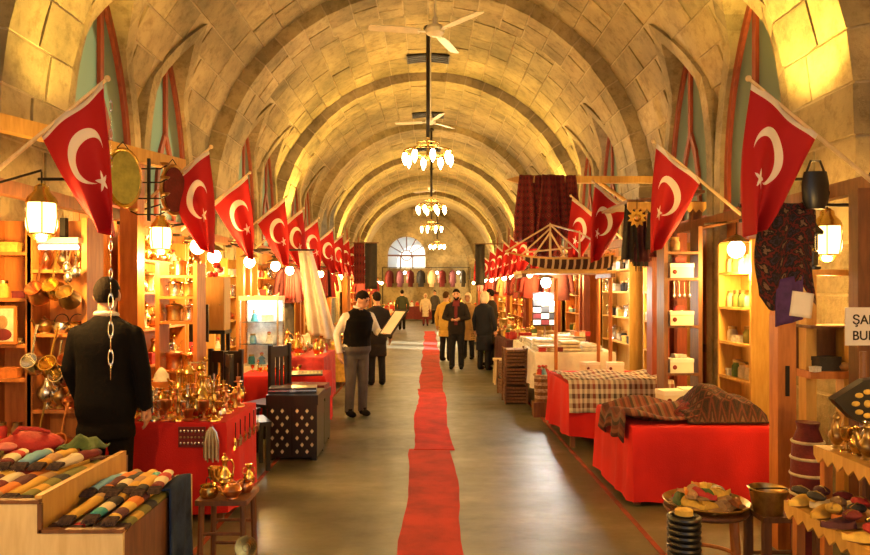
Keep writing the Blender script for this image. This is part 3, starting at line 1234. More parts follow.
def shelf_unit(x, y, rz, w, h, dep, levels, label, wood='wood_orange', back=True, group=None):
    t = thing('shelf_unit', label, 'shelf', (x, y, 0), rz, group)
    for s in (-1, 1):
        MB().box(s * w / 2 - 0.02, s * w / 2 + 0.02, -dep / 2, dep / 2, 0, h).build('upright', wood, t, smooth=False)
    for z in levels:
        MB().box(-w / 2 + 0.02, w / 2 - 0.02, -dep / 2, dep / 2 - 0.015, z - 0.025, z).build('shelf_board', wood, t, smooth=False)
    if back:
        MB().box(-w / 2 + 0.02, w / 2 - 0.02, dep / 2 - 0.015, dep / 2, 0.02, h).build('back_panel', wood, t, smooth=False)
    return t


def on_shelf(x, y, rz, u, z, v=0.0):
    c, s = math.cos(rz), math.sin(rz)
    return (x + u * c - v * s, y + u * s + v * c, z + 0.001)


# ------------------------------------------------------------------ lamps
def lantern_builder(bulb='bulb'):
    t = thing('hanging_lantern', 'brass lantern', 'lantern')
    MB().lathe([(0.09, 0.10), (0.10, 0.09), (0.085, 0.13), (0.05, 0.17), (0.045, 0.20), (0.02, 0.22), (0, 0.225)], 16).build('cap', 'brass', t)
    MB().lathe([(0.075, -0.115), (0.095, -0.06), (0.095, 0.06), (0.08, 0.095), (0.078, 0.095), (0.09, 0.06), (0.09, -0.06), (0.07, -0.115)], 16).build('glass_shade', 'lamp_glass', t)
    MB().lathe([(0, -0.16), (0.03, -0.155), (0.06, -0.135), (0.085, -0.115), (0.08, -0.105), (0, -0.12)], 16).build('base', 'brass', t)
    MB().ball((0, 0, -0.01), (0.045, 0.045, 0.065), 12, 8).build('bulb', bulb, t)
    for k in range(6):
        a = k * PI / 3
        MB().tube([(0.1 * math.cos(a), 0.1 * math.sin(a), 0.09), (0.104 * math.cos(a), 0.104 * math.sin(a), 0), (0.086 * math.cos(a), 0.086 * math.sin(a), -0.11)], 0.005, 5).build('cage_rib', 'brass_old', t)
    MB().cyl((0, 0, 0.22), (0, 0, 0.30), 0.006, n=6).build('stem', 'iron', t)
    return t


BUILDERS['lantern'] = lambda: lantern_builder()


def bare_lamp_builder(bulb):
    t = thing('hanging_lamp', 'lamp', 'lamp')
    MB().ball((0, 0, -0.02), (0.08, 0.08, 0.085), 14, 10).build('bulb', bulb, t)
    MB().lathe([(0.0, 0.06), (0.03, 0.06), (0.03, 0.11), (0.012, 0.125), (0, 0.125)], 10).build('socket', 'brass', t)
    MB().cyl((0, 0, 0.12), (0, 0, 0.24), 0.004, n=5).build('cord', 'iron', t)
    MB().lathe([(0.035, 0.10), (0.14, 0.045), (0.145, 0.045), (0.04, 0.112)], 16).build('shade', 'brass_old', t)
    return t


BUILDERS['lamp'] = lambda: bare_lamp_builder('bulb_far')
BUILDERS['lamp_white'] = lambda: bare_lamp_builder('bulb_white')


LAMP_AT = []


def put_lamp(kind, x, y, z, label, power, color, group=None, rail=True, dz=-0.14):
    r = place(kind, (x, y, z), 0, 1.0, label, 'lantern' if kind == 'lantern' else 'lamp', group)
    point_light('lamp_light', (x, y, z + dz - 0.08), power, color, None, 0.07)
    LAMP_AT.append((-1 if x < 0 else 1, y))
    if rail:
        s = -1 if x < 0 else 1
        top = 0.30 if kind == 'lantern' else 0.24
        arm = MB().tube([(s * (2.86 - abs(x)), 0, 2.42 - z), (0, 0, top + 0.01)], 0.008, 6).build('bracket_arm', 'iron', r)
    return r


# awning rails carried on posts along both rows of stalls
RAIL_Z = 2.42
rails = [(-1, -3.0, 3.95), (1, -3.0, 3.95), (-1, 4.05, 10.9), (-1, 11.2, 15.7), (-1, 16.0, 20.6), (-1, 25.6, 30.2), (-1, 30.4, 35.0), (-1, 35.2, 40.0),
         (1, 4.05, 8.1), (1, 8.35, 12.9), (1, 13.1, 15.7), (1, 16.0, 20.6), (1, 20.9, 25.4), (1, 25.6, 30.2), (1, 30.4, 35.0), (1, 35.2, 40.0)]
rails.sort()
for i, (s, ya, yb) in enumerate(rails):
    side = 'brassware' if s < 0 else 'textile'
    nth = ORD[[r for r in rails if r[0] == s].index((s, ya, yb))]
    t = thing('awning_rail', 'brown timber lamp rail on posts, %s from the entrance over the %s stalls' % (nth, side), 'rail', (s * 2.9, ya, 0), 0, 'stall rails on the %s side' % side)
    MB().box(-0.045, 0.045, 0, yb - ya, RAIL_Z - 0.05, RAIL_Z + 0.05).build('rail', 'wood_brown', t, smooth=False)
    for yy in (0.06, yb - ya - 0.06):
        MB().box(-0.055, 0.055, yy - 0.055, yy + 0.055, 0, RAIL_Z - 0.05).build('post', 'wood_red' if s > 0 else 'wood_orange', t, smooth=False)

# near lanterns
put_lamp('lantern', -2.55, 4.62, 2.20, 'glowing brass lantern hanging by the shelf of copper pots', LAMP_W, WARM)
put_lamp('lantern', -2.50, 6.55, 2.21, 'glowing brass lantern hanging above the tower of metal cans', LAMP_W, WARM)
put_lamp('lantern', 2.84, 4.98, 2.08, 'glowing brass lantern beside the near stone pilaster and black lantern', LAMP_W, WARM)
for li, (y, z) in enumerate(((-1.2, 2.2), (1.6, 2.2), (7.75, 2.22), (8.35, 2.14), (10.0, 2.14), (11.7, 2.14), (12.9, 2.10), (14.6, 2.12), (16.6, 2.12), (18.6, 2.12), (20.3, 2.12), (26.5, 2.12), (28.5, 2.12), (31, 2.12), (33.5, 2.12), (36, 2.12), (38.6, 2.12))):  # pair nearest the entrance is unseen, added to brighten the near counter
    put_lamp('lamp', -2.55, y, z, 'glowing globe lamp under the rail, %s from the entrance over the brassware stalls' % ORD[li], LAMP_W * (1.0 if y < 22 else 1.3), WARM, 'bulb lamps on the brassware side')
for li, y in enumerate((-1.2, 1.6, 6.7, 9.3, 13.6, 15.2, 17.2, 19, 20.9, 23, 25.2, 27.5, 30, 32.5, 35.5, 38.4)):  # entrance pair likewise added out of view, extra warm light from behind the camera
    put_lamp('lamp', 2.5 if y > 10 or y < 5 else 2.95, y, 2.13, 'glowing globe lamp under the rail, %s from the entrance over the textile stalls' % ORD[li], LAMP_W * (1.0 if y < 22 else 1.3), WARM, 'bulb lamps on the textile side', rail=y > 10 or y < 5)
put_lamp('lamp_white', 1.87, 11.1, 1.86, 'dazzling white bulb lamp on a pole over the white cloth stall', LAMP_W, (1.0, 0.93, 0.82), rail=False)

# floodlights washing the ribs
for ri in (0, 2, 4, 6):
    y = (RIBS[ri][0] + RIBS[ri][1]) / 2
    for s in (-1, 1):
        nth = {0: 'first', 2: 'third', 4: 'fifth', 6: 'last'}[ri]
        t = thing('floodlight', 'black floodlight bracketed to the pilaster of the %s stone arch on the %s side' % (nth, 'brassware' if s < 0 else 'textile'), 'floodlight', (s * 3.34, y, 2.72), 0, 'arch floodlights')
        Tm = Matrix.Translation((-s * 0.42, 0, 0.10)) @ Matrix.Rotation(-s * R(26), 4, 'Y')
        MB().hexa([(-0.05, -0.09, -0.09), (0.05, -0.09, -0.09), (0.05, 0.09, -0.09), (-0.05, 0.09, -0.09), (-0.09, -0.13, 0.06), (0.09, -0.13, 0.06), (0.09, 0.13, 0.06), (-0.09, 0.13, 0.06)], T=Tm).build('housing', 'iron', t, smooth=False)
        MB().box(-0.075, 0.075, -0.115, 0.115, 0.06, 0.066, T=Tm).build('lens', 'bulb', t, smooth=False)
        MB().tube([(0, 0, -0.05), (-s * 0.28, 0, -0.05), (-s * 0.40, 0, 0.02)], 0.014, 6).build('bracket', 'iron', t)
        l = bpy.data.lights.new('flood_light', 'SPOT')
        l.energy = FLOOD_W
        l.color = (1.0, 0.62, 0.11)
        l.spot_size = R(128)
        l.spot_blend = 0.8
        l.shadow_soft_size = 0.08
        o = bpy.data.objects.new('flood_light', l)
        COL.objects.link(o)
        o.location = (s * 2.84, y, 2.95)
        o.rotation_euler = Vector((-s * 0.22, 0.0, 1)).to_track_quat('-Z', 'Y').to_euler()


# chandeliers
def chandelier():
    t = thing('chandelier', 'chandelier', 'chandelier')
    MB().ring((0, 0, 0.16), 0.42, 0.016, 32, 6).build('ring', 'brass', t)
    MB().ring((0, 0, 0.30), 0.20, 0.012, 24, 6).build('upper_ring', 'brass', t)
    MB().lathe([(0, -0.02), (0.03, 0.0), (0.05, 0.06), (0.03, 0.12), (0.025, 0.36), (0.04, 0.40), (0, 0.42)], 12).build('hub', 'brass_old', t)
    for k in range(8):
        a = 2 * PI * k / 8 + 0.2
        c, s = math.cos(a), math.sin(a)
        ar = MB().tube([(0.03 * c, 0.03 * s, 0.08), (0.2 * c, 0.2 * s, 0.04), (0.36 * c, 0.36 * s, 0.10), (0.42 * c, 0.42 * s, 0.17)], 0.010, 6).build('arm', 'brass', t)
        MB().lathe([(0, 0.10), (0.03, 0.11), (0.035, 0.15), (0, 0.15)], 10, T=Matrix.Translation((0.42 * c, 0.42 * s, 0))).build('socket', 'brass', ar)
        MB().lathe([(0, -0.12), (0.012, -0.10), (0.04, -0.04), (0.052, 0.02), (0.042, 0.08), (0.03, 0.11), (0, 0.115)], 12, T=Matrix.Translation((0.42 * c, 0.42 * s, 0))).build('bulb', 'bulb', ar)
    MB().cyl((0, 0, 0.40), (0, 0, 2.42), 0.035, 0.035, 8).build('rod', 'black', t)
    MB().lathe([(0, 2.30), (0.09, 2.36), (0.07, 2.40), (0, 2.44)], 12).build('ceiling_rose', 'iron', t)
    return t


BUILDERS['chandelier'] = chandelier
for i, (x, y, z, lb) in enumerate(((0.0, 12.6, 4.06, 'lit brass ring chandelier on long black rod, foremost in the hall'),
                                   (0.10, 20.6, 4.06, 'lit brass chandelier hanging second along the hall'),
                                   (0.14, 27.4, 4.08, 'lit brass chandelier hanging third along the hall'),
                                   (0.5, 38.0, 4.05, 'lit brass chandelier hanging last before the end wall'))):
    place('chandelier', (x, y, z), 0.1 * i, 1.0, lb, 'chandelier', 'chandeliers')
    point_light('chandelier_light', (x, y, z - 0.3), CHAND_W, (1.0, 0.68, 0.30), None, 0.3)
    point_light('chandelier_glow', (x, y + 0.0, z + 0.75), CHAND_W * 0.5, (1.0, 0.68, 0.30), None, 0.2)


# ceiling fans
def fan():
    t = thing('ceiling_fan', 'fan', 'fan')
    MB().lathe([(0, -0.07), (0.05, -0.065), (0.10, -0.04), (0.11, 0.0), (0.09, 0.04), (0.035, 0.06), (0.03, 0.14), (0, 0.14)], 18).build('motor', 'fan_white', t)
    for k in range(3):
        T = Matrix.Rotation(2 * PI * k / 3, 4, 'Z')
        b = MB().box(0.09, 0.2, -0.018, 0.018, -0.03, -0.02, T=T).build('blade_iron', 'fan_white', t, smooth=False)
        q = []
        for x, w in ((0.17, 0.05), (0.3, 0.062), (0.55, 0.062), (0.72, 0.055), (0.74, 0.03)):
            q.append([(x, -w, -0.034), (x, w, -0.014), (x, w, -0.006), (x, -w, -0.026)])
        MB().loft(q, T=T).build('blade', 'fan_white', b)
    MB().cyl((0, 0, 0.13), (0, 0, 1.9), 0.014, n=8).build('downrod', 'fan_white', t)
    MB().lathe([(0, 1.72), (0.07, 1.78), (0.06, 1.86), (0, 1.9)], 12).build('canopy', 'fan_white', t)
    return t


BUILDERS['fan'] = fan
for x, y, z, a, lb in ((0.085, 8.4, 4.84, R(-50), 'cream three-bladed ceiling fan hanging foremost under the vault'),
                       (0.05, 13.6, 5.0, 0.85, 'cream three-bladed ceiling fan behind the foremost chandelier'),
                       (0.12, 21.6, 4.80, 0.4, 'cream three-bladed ceiling fan behind the second chandelier')):
    place('fan', (x, y, z), a, 1.08 if y < 10 else 0.95, lb, 'fan', 'ceiling fans')


# ------------------------------------------------------------------ flags
def flag_builder(s, seed):
    rr = random.Random(seed)
    t = thing('flag', 'flag', 'flag')
    p0, p1 = Vector((s * 2.9, 0, RAIL_Z - 0.04)), Vector((s * 2.06, 0, 3.08))
    MB().tube([p0, p1], [0.016, 0.011], 8).build('pole', 'wood_pale', t)
    MB().ball(tuple(p1), 0.02, 8, 6).build('finial', 'wood_pale', t)
    MB().box(s * 2.9 - 0.04, s * 2.9 + 0.04, -0.04, 0.04, RAIL_Z - 0.08, RAIL_Z + 0.06).build('bracket', 'iron', t, smooth=False)
    o_t, o_b = p1.lerp(p0, 0.03), p1.lerp(p0, 0.52)
    ph = rr.uniform(0, 6)
    nb = rr.uniform(0.06, 0.14)

    def f(u, v):
        top = o_t.lerp(o_b, u)
        bt = Vector((s * (2.0 + nb * u + 0.03), 0, 2.06 + 0.04 * u))
        k = v ** 0.85
        p = top.lerp(bt, k)
        p.x -= s * 0.03 * math.sin(v * PI) * (1 - u)
        p.y += (0.016 + 0.055 * v) * math.sin(u * 9 + ph) + 0.05 * v * math.sin(v * 3 + ph)
        p.z -= 0.03 * u * math.sin(v * PI)
        return p
    sheet('cloth', f, 22, 22, 'flag', t, 0.004, (1, 1.5))
    return t


for s in (-1, 1):
    for q in range(3):
        BUILDERS['flag%d%d' % (s, q)] = (lambda s=s, q=q: flag_builder(s, 11 * q + (5 if s > 0 else 0)))
FL = [4.5, 6.65, 8.1, 10.2, 11.6, 13.2, 15.3, 17.0, 18.4, 20.0, 22.2, 24.5, 27.0]
FR = [4.5, 6.4, 8.75, 10.1, 13.9, 16.0, 17.6, 19.3, 21.2, 23.4, 27.0, 31.0]
for s, ys in ((-1, FL), (1, FR)):
    for i, y in enumerate(ys):
        side = 'brassware' if s < 0 else 'textile'
        lb = 'red crescent-and-star flag on a slanted pole, %s from the entrance over the %s stalls' % (ORD[i], side)
        place('flag%d%d' % (s, (i + (1 if s > 0 else 0)) % 3), (0, y, 0), 0, 1, lb, 'flag', 'flags over the %s stalls' % side)

# ================================================================== brassware side, near
# stepped display counter
dc = thing('display_counter', 'stepped plywood display counter with two open trays of woven goods', 'counter', (0, 0, 0))
XR, XM, XL, YF, YB = -1.30, -1.655, -2.45, 2.98, 3.86
ZR, ZL = 0.685, 0.81
MB().prism([(XL, 0), (XR, 0), (XR, ZR), (XM, ZR), (XM, ZL), (XL, ZL)], YF, YF + 0.02).build('front_panel', 'wood_cream', dc, smooth=False)
MB().box(XR - 0.02, XR, YF + 0.02, YF + 0.55, 0, ZR).build('side_panel', 'wood_brown', dc, smooth=False)
MB().box(XR - 0.02, XR, YF + 0.55, YB, 0, ZR + 0.02).build('end_board', 'wood_pale', dc, smooth=False)
MB().box(XL, XM, YB - 0.02, YB, 0, ZL).build('rear_panel', 'wood_brown', dc, smooth=False)
MB().box(XM, XR - 0.02, YB - 0.02, YB, 0, ZR).build('rear_panel', 'wood_brown', dc, smooth=False)
MB().box(XM, XR - 0.02, YF + 0.02, YB - 0.02, ZR - 0.035, ZR - 0.015).build('tray_floor', 'wood_pale', dc, smooth=False)
MB().box(XL, XM - 0.03, YF + 0.02, YB - 0.02, ZL - 0.035, ZL - 0.015).build('tray_floor', 'wood_pale', dc, smooth=False)
MB().box(XM - 0.03, XM, YF + 0.02, YB - 0.02, ZR - 0.08, ZL + 0.03).build('divider', 'wood_yellow', dc, smooth=False)
for a, b_, z in ((XM, XR, ZR), (XL, XM, ZL)):
    MB().box(a, b_, YF - 0.006, YF + 0.026, z, z + 0.016).build('edge_strip', 'wood_brown', dc, smooth=False)
MB().box(XM - 0.006, XM + 0.012, YF - 0.006, YF + 0.01, ZR, ZL).build('edge_strip', 'wood_brown', dc, smooth=False)

BANDS = {
    'cream': [GC['cream']] * 5 + [GC['charcoal']],
    'mustard': [GC['mustard']] * 4 + [GC['tan']],
    'crimson-and-cream': [GC['crimson'], GC['cream'], GC['crimson'], GC['maroon'], GC['cream']],
    'teal-and-mustard': [GC['mustard'], GC['teal'], GC['cream'], GC['charcoal'], GC['mustard']],
    'charcoal': [GC['charcoal']] * 5 + [GC['cream']],
    'yellow-and-plum': [GC['gold'], GC['plum'], GC['gold'], GC['orange'], GC['plum']],
    'olive': [GC['olive'], GC['olive'], GC['mustard'], GC['olive'], GC['charcoal']],
    'orange-and-brown': [GC['orange'], GC['tan'], GC['orange'], GC['plum']],
    'blue-and-grey': [GC['sky_blue'], GC['cream'], GC['charcoal'], GC['sky_blue']],
    'maroon': [GC['maroon'], GC['plum'], GC['maroon'], GC['cream']],
}
for k, cols in BANDS.items():
    stripes('band ' + k, cols, 1, 2.6 if len(cols) > 4 else 2.0, 'Object', 0.05)
mat('fringe_dark', (0.02, 0.015, 0.02), (0.10, 0.06, 0.05), 0.9, scale=60)


def woven_roll(x, y, z, ln, rad, rz, band, label, flat=0.62):
    t = thing('woven_roll', label, 'woven roll', (x, y, z), rz, 'woven rolls in the counter trays')
    rings = []
    n = 12
    for k in range(11):
        v = k / 10
        q = rad * (0.72 + 0.28 * math.sin(PI * min(max(v, 0.06), 0.94)) + 0.05 * math.sin(k * 2.1))
        rings.append([(q * math.cos(2 * PI * j / n), -ln / 2 + ln * v, q * flat * (1 + math.sin(2 * PI * j / n)) + 0.001) for j in range(n)])
    MB().loft(rings).build('body', 'band ' + band, t)
    fr = MB()
    for j in range(7):
        a = -0.85 + 1.7 * j / 6
        fr.tube([(rad * 0.7 * a, -ln / 2, rad * flat), (rad * 0.8 * a, -ln / 2 - 0.03, rad * flat * 0.8), (rad * 0.9 * a, -ln / 2 - 0.055, 0.006)], [0.010, 0.009, 0.004], 6)
    fr.build('fringe', 'fringe_dark', t)
    return t


rr = random.Random(21)
bl = ['cream', 'mustard', 'crimson-and-cream', 'teal-and-mustard', 'charcoal', 'yellow-and-plum', 'olive']
zt = ZR - 0.014
for i, bnd in enumerate(bl):
    x = XM + 0.045 + i * 0.046
    woven_roll(x, YF + 0.40 + 0.02 * (i % 2), zt + 0.03 * (i % 2), 0.62 + 0.03 * (i % 3), 0.033 + 0.004 * (i % 2), R(-2 + i * 0.5), bnd, '%s woven roll with dark fringe in the lower counter tray' % bnd)
for i, bnd in enumerate(['blue-and-grey', 'orange-and-brown', 'charcoal', 'mustard', 'teal-and-mustard', 'crimson-and-cream']):
    x = XM + 0.055 + i * 0.05
    woven_roll(x, YF + 0.53 + 0.05 * (i % 2), zt + 0.065, 0.30, 0.034, R(-6 + i * 3), bnd, 'short %s woven roll lying on top of the lower tray' % bnd)
bl2 = ['olive', 'mustard', 'orange-and-brown', 'maroon', 'yellow-and-plum', 'cream', 'crimson-and-cream', 'blue-and-grey', 'teal-and-mustard']
for i, bnd in enumerate(bl2):
    x = XM - 0.075 - i * 0.078
    woven_roll(x, YF + 0.36 + 0.03 * (i % 2), ZL - 0.014, 0.60, 0.042, R(-3 + i * 0.4), bnd, '%s woven roll with dark fringe in the higher counter tray' % bnd)
for i, bnd in enumerate(['maroon', 'mustard', 'blue-and-grey', 'crimson-and-cream', 'olive']):
    woven_roll(XM - 0.11 - i * 0.11, YF + 0.56, ZL + 0.04, 0.26, 0.040, R(-14 + 9 * i), bnd, 'short %s woven roll lying across the higher tray' % bnd)
for i in range(18):
    c = ['maroon', 'plum', 'crimson', 'tan', 'charcoal', 'cream'][i % 6]
    u, v = i % 6, i // 6
    place('purse|' + c, (XM + 0.06 + u * 0.05, YB - 0.23 + v * 0.07, zt + 0.012 * v), rr.uniform(-1, 1), 0.62, 'small %s coin purse piled at the back of the lower tray' % c, 'purse', 'coin purses in the tray')
for i in range(9):
    c = ['plum', 'crimson', 'leaf', 'charcoal', 'maroon', 'orange', 'plum', 'tan', 'crimson'][i]
    place('purse|' + c, (XM - 0.10 - i * 0.075, YB - 0.16 + 0.05 * (i % 2), ZL - 0.014), rr.uniform(-1, 1), 1.0, 'plump %s pouch at the back of the higher tray' % c, 'pouch', 'pouches in the higher tray')
# red bag, green cloth and pink wooden spoon heaped at the back
rb_ = thing('cloth_bag', 'bright red cloth bag slumped behind the higher tray', 'bag', (-2.18, YB - 0.02, ZL + 0.005), 0.3)
rings = []
for k in range(7):
    v = k / 6
    rings.append([((0.17 * math.sin(PI * (0.15 + 0.75 * v)) * math.cos(2 * PI * j / 14)) + 0.01 * math.sin(3 * j), 0.11 * math.sin(PI * (0.2 + 0.7 * v)) * math.sin(2 * PI * j / 14), 0.13 * v) for j in range(14)])
MB().loft(rings).build('bag_body', 'crimson', rb_)
MB().tube([(-0.08, 0, 0.12), (-0.04, -0.05, 0.16), (0.05, -0.06, 0.15), (0.09, 0, 0.12)], 0.012, 6).build('strap', 'crimson', rb_)
sp_ = thing('wooden_spoon', 'pink painted ladle lying across the red cloth bag', 'ladle', (-2.30, YB - 0.19, ZL + 0.075), -0.5)
MB().tube([(-0.24, 0, 0.0), (0, 0, 0.01), (0.1, 0, 0.02)], [0.011, 0.009, 0.012], 8).build('handle', 'pink', sp_)
MB().ball((0.15, 0, 0.03), (0.065, 0.045, 0.02), 12, 8).build('bowl', 'pink', sp_)
gc = sheet('green_cloth', lambda u, v: (-2.0 + 0.22 * u, YB - 0.1 + 0.16 * v, ZL + 0.05 + 0.06 * math.sin(PI * u) * math.sin(PI * v) + 0.012 * math.sin(u * 14 + v * 5)), 12, 10, 'leaf', None, 0.008)
tag(gc, 'crumpled dark green cloth lying beside the red cloth bag', 'cloth')
# denim hung over the counter's end
dn = sheet('denim_cloth', lambda u, v: ((XR - 0.05 + 0.066 * min(v * 7, 1)) + 0.012 * math.sin(u * 12 + v * 2) * v, YF + 0.50 + 0.30 * u + 0.03 * v * (u - 0.5), ZR + 0.045 - 0.012 * max(0, 1 - v * 7) - max(0, v - 0.14) * 0.68), 14, 14, 'denim', None, 0.008)
tag(dn, 'blue denim cloth hanging over the end of the display counter', 'cloth')

# stool with copperware
st = thing('low_stool', 'dark wooden stool standing between counter and red brassware table', 'stool', (-1.20, 4.20, 0))
MB().box(-0.15, 0.15, -0.15, 0.15, 0.47, 0.50).build('seat', 'wood_brown', st, smooth=False)
for sx in (-1, 1):
    for sy in (-1, 1):
        MB().tube([(sx * 0.13, sy * 0.13, 0), (sx * 0.12, sy * 0.12, 0.47)], 0.018, 8).build('leg', 'wood_brown', st)
for zz in (0.16, 0.30):
    for s in (-1, 1):
        MB().cyl((-0.125, s * 0.125, zz), (0.125, s * 0.125, zz), 0.010, n=6).build('rung', 'wood_brown', st)
for i, (dx, dy, k, m, s) in enumerate(((-0.09, -0.08, 'pot', 'brass', 0.6), (0.05, -0.09, 'teapot', 'copper', 0.7), (0.09, 0.04, 'pot', 'copper', 0.55), (-0.04, 0.07, 'ewer', 'brass', 0.62), (0.0, -0.02, 'mortar', 'brass', 0.9), (-0.1, 0.06, 'goblet', 'brass', 1.0), (0.1, 0.1, 'vase', 'brass', 0.6))):
    place(k + '|' + m, (-1.20 + dx, 4.20 + dy, 0.501), rr.uniform(0, 6), s, '%s %s standing on the dark low stool' % (m, k), k)
place('plate|brass', (-1.045, 4.03, 0.24), 0, 0.5, 'small round brass plate hung at the foot of the low stool', 'plate', tilt=(R(80), 0, 0))

# red brassware table
table(-2.50, -1.52, 5.22, 6.12, 0.73, 'wooden table under the red cloth crowded with brassware')
tablecloth(-2.50, -1.52, 5.22, 6.12, 0.73, 0.68, 'bright red cloth skirting the table crowded with brassware', seed=2)
BT = 0.737
kinds = ['goblet', 'mortar', 'candlestick', 'coffee pot', 'grinder', 'goblet', 'mortar', 'teapot', 'vase', 'candlestick']
n = 0
for j in range(8):
    for i in range(11):
        x = -2.44 + i * 0.092 + rr.uniform(-0.012, 0.012)
        y = 5.28 + j * 0.106 + rr.uniform(-0.012, 0.012)
        if x > -1.56:
            continue
        k = kinds[(i * 3 + j * 7 + rr.randrange(3)) % len(kinds)]
        m = 'brass' if rr.random() < 0.55 else ('copper' if rr.random() < 0.4 else 'silver')
        if k in ('teapot', 'vase'):
            s = 0.72
        else:
            s = rr.uniform(0.85, 1.1)
        if (i, j) in ((4, 5), (6, 5), (1, 3), (7, 3)):
            k, m, s = 'ewer', 'brass', (1.0 if (i, j) != (6, 5) else 1.1)
        place(k + '|' + m, (x, y, BT), rr.uniform(0, 6), s, '%s %s among the wares on the red brassware table' % (m if m != 'brass' else 'golden brass', k), k, 'brassware on the red table')
# tall brass grinder and a thin silver stick that rise above the rest
place('grinder|brass', (-1.98, 5.80, BT + 0.0), 0.3, 1.9, 'tall brass grinder rising above the wares of the red table', 'grinder')
place('candlestick|silver', (-1.70, 5.56, BT), 0, (0.55, 0.55, 1.35), 'slim tall silver candlestick near the edge of the red table', 'candlestick')
# pendants hung on the front of the cloth
pd = thing('pendant_card', 'dark card with three rows of small silver pendants on the red cloth', 'pendant card', (X(192, 5.17), 5.165, Z(437, 5.17)))
MB().box(-0.10, 0.10, 0.0, 0.008, -0.075, 0.075).build('card', 'maroon', pd, smooth=False)
for r_ in range(3):
    for c_ in range(7):
        x, z = -0.08 + c_ * 0.027, 0.045 - r_ * 0.045
        MB().ball((x, -0.006, z), (0.009, 0.006, 0.013 if r_ != 1 else 0.008), 8, 6).build('pendant', 'silver' if r_ != 1 else 'brass_old', pd)
nk = thing('bead_tassel', 'bundle of pale bead strings hanging on the front of the red brassware table', 'bead strings', (X(212, 5.17), 5.155, Z(425, 5.17)))
for i in range(9):
    a = -0.055 + 0.11 * i / 8
    MB().tube([(0, 0, 0), (a * 0.7, -0.006, -0.05), (a, -0.008, -0.12), (a * 0.95, -0.006, -0.24 - 0.015 * (i % 3))], 0.006, 6).build('bead_string', 'cream' if i % 2 else 'silver', nk)
MB().ball((0, 0, 0.0), 0.014, 8, 6).build('knot', 'crimson', nk)
# stars and charms hung along the table's side
for i in range(6):
    yy = 5.30 + i * 0.14
    ch = thing('star_charm', 'brass star charm on a cord along the side of the red table', 'charm', (-1.458, yy, BT - 0.02), 0, 'star charms on the table side')
    MB().cyl((0, 0, 0.0), (0, 0, -0.12), 0.004, n=5).build('cord', 'black', ch)
    pts = [((0.05 if q % 2 == 0 else 0.022) * math.sin(PI * q / 5), -0.165 + (0.05 if q % 2 == 0 else 0.022) * math.cos(PI * q / 5)) for q in range(10)]
    MB().prism(pts, -0.006, 0.006, axis='x').build('star', 'brass' if i % 2 == 0 else 'brass_old', ch, smooth=False)

# shelves of copper and brass facing the aisle mouth
shelf_unit(-3.10, 5.26, 0, 0.34, 2.25, 0.26, (0.3, 0.62, 1.07, 1.32, 1.66, 2.0), 'narrow orange wooden shelf with framed picture, beside the copper shelf')
shelf_unit(-2.72, 5.26, 0, 0.40, 2.25, 0.26, (0.3, 0.84, 1.40, 1.87), 'orange wooden shelf loaded with copper pots and ewers')
g = 'copper and brass on the orange shelf'
for x, z, k, m, s in ((-2.84, 0.84, 'ewer', 'silver', 0.95), (-2.66, 0.84, 'teapot', 'copper', 0.8), (-2.74, 0.84, 'ewer', 'brass_old', 0.75),
                      (-2.86, 1.40, 'teapot', 'brass_old', 0.8), (-2.73, 1.40, 'pot', 'silver', 0.72), (-2.61, 1.40, 'pot', 'brass', 0.72),
                      (-2.85, 1.87, 'vase', 'copper', 0.8), (-2.72, 1.87, 'ewer', 'brass_old', 0.6), (-2.60, 1.87, 'goblet', 'brass', 1.0),
                      (-2.85, 0.3, 'can', 'copper', 0.9), (-2.62, 0.3, 'can', 'brass_old', 0.9)):
    place(k + '|' + m, (x, 5.22, z + 0.001), rr.uniform(0, 6) if k != 'ewer' else 2.8, s, '%s %s on the shelf board at %s height of the orange copper shelf' % (m.replace('brass_old', 'dull brass'), k, {0.84: 'hip', 1.40: 'chest', 1.87: 'head', 0.3: 'knee'}[z]), k, g)
# pans and pots hung in front of the shelf
for i, (x, z, k, m, s, tl) in enumerate(((-2.83, 1.16, 'coffee pot', 'silver', 1.6, 1.9), (-2.70, 1.13, 'coffee pot', 'brass', 1.7, 1.7), (-2.58, 1.17, 'coffee pot', 'copper', 1.5, 1.8), (-2.64, 1.07, 'coffee pot', 'silver', 1.5, 2.0),
                                         (-2.80, 1.66, 'coffee pot', 'copper', 1.7, 1.7), (-2.68, 1.70, 'coffee pot', 'brass', 1.6, 1.9), (-2.58, 1.63, 'coffee pot', 'brass_old', 1.7, 1.6),
                                         (-2.78, 0.62, 'coffee pot', 'brass_old', 1.5, 1.8), (-2.62, 0.58, 'coffee pot', 'copper', 1.7, 1.8))):
    p = place(k + '|' + m, (x, 5.07, z), 1.4, s, '%s long-handled coffee pot hung in front of the orange copper shelf' % m.replace('brass_old', 'dull brass'), k, 'coffee pots hung on the shelf', tilt=(0.1, -tl * 0.55, 0))
for x, z, k, m, s in ((-3.17, 0.62, 'jar', 'crimson', 0.8), (-3.05, 0.62, 'jar', 'tan', 0.8), (-3.1, 1.07, 'box', 'orange', 0.7), (-3.1, 1.32, 'textile', 'tan', 0.5), (-3.16, 1.66, 'jar', 'gold', 0.9), (-3.03, 1.66, 'box', 'maroon', 0.5), (-3.1, 2.0, 'box', 'gold', 0.7)):
    place(k + '|' + m, (x, 5.2, z + 0.001), 0.1, s, '%s %s on the narrow orange shelf' % (m, k), k)
pf = thing('picture_frame', 'small framed portrait leaning on the narrow orange shelf', 'picture', (-3.10, 5.10, 1.325))
MB().box(-0.10, 0.10, 0, 0.015, 0.0, 0.28).build('frame', 'wood_orange', pf, smooth=False)
MB().box(-0.08, 0.08, -0.003, 0.0, 0.02, 0.26).build('print', 'cream', pf, smooth=False)
MB().ball((0, -0.003, 0.16), (0.04, 0.004, 0.05), 12, 8).build('printed_face', 'tan', pf)
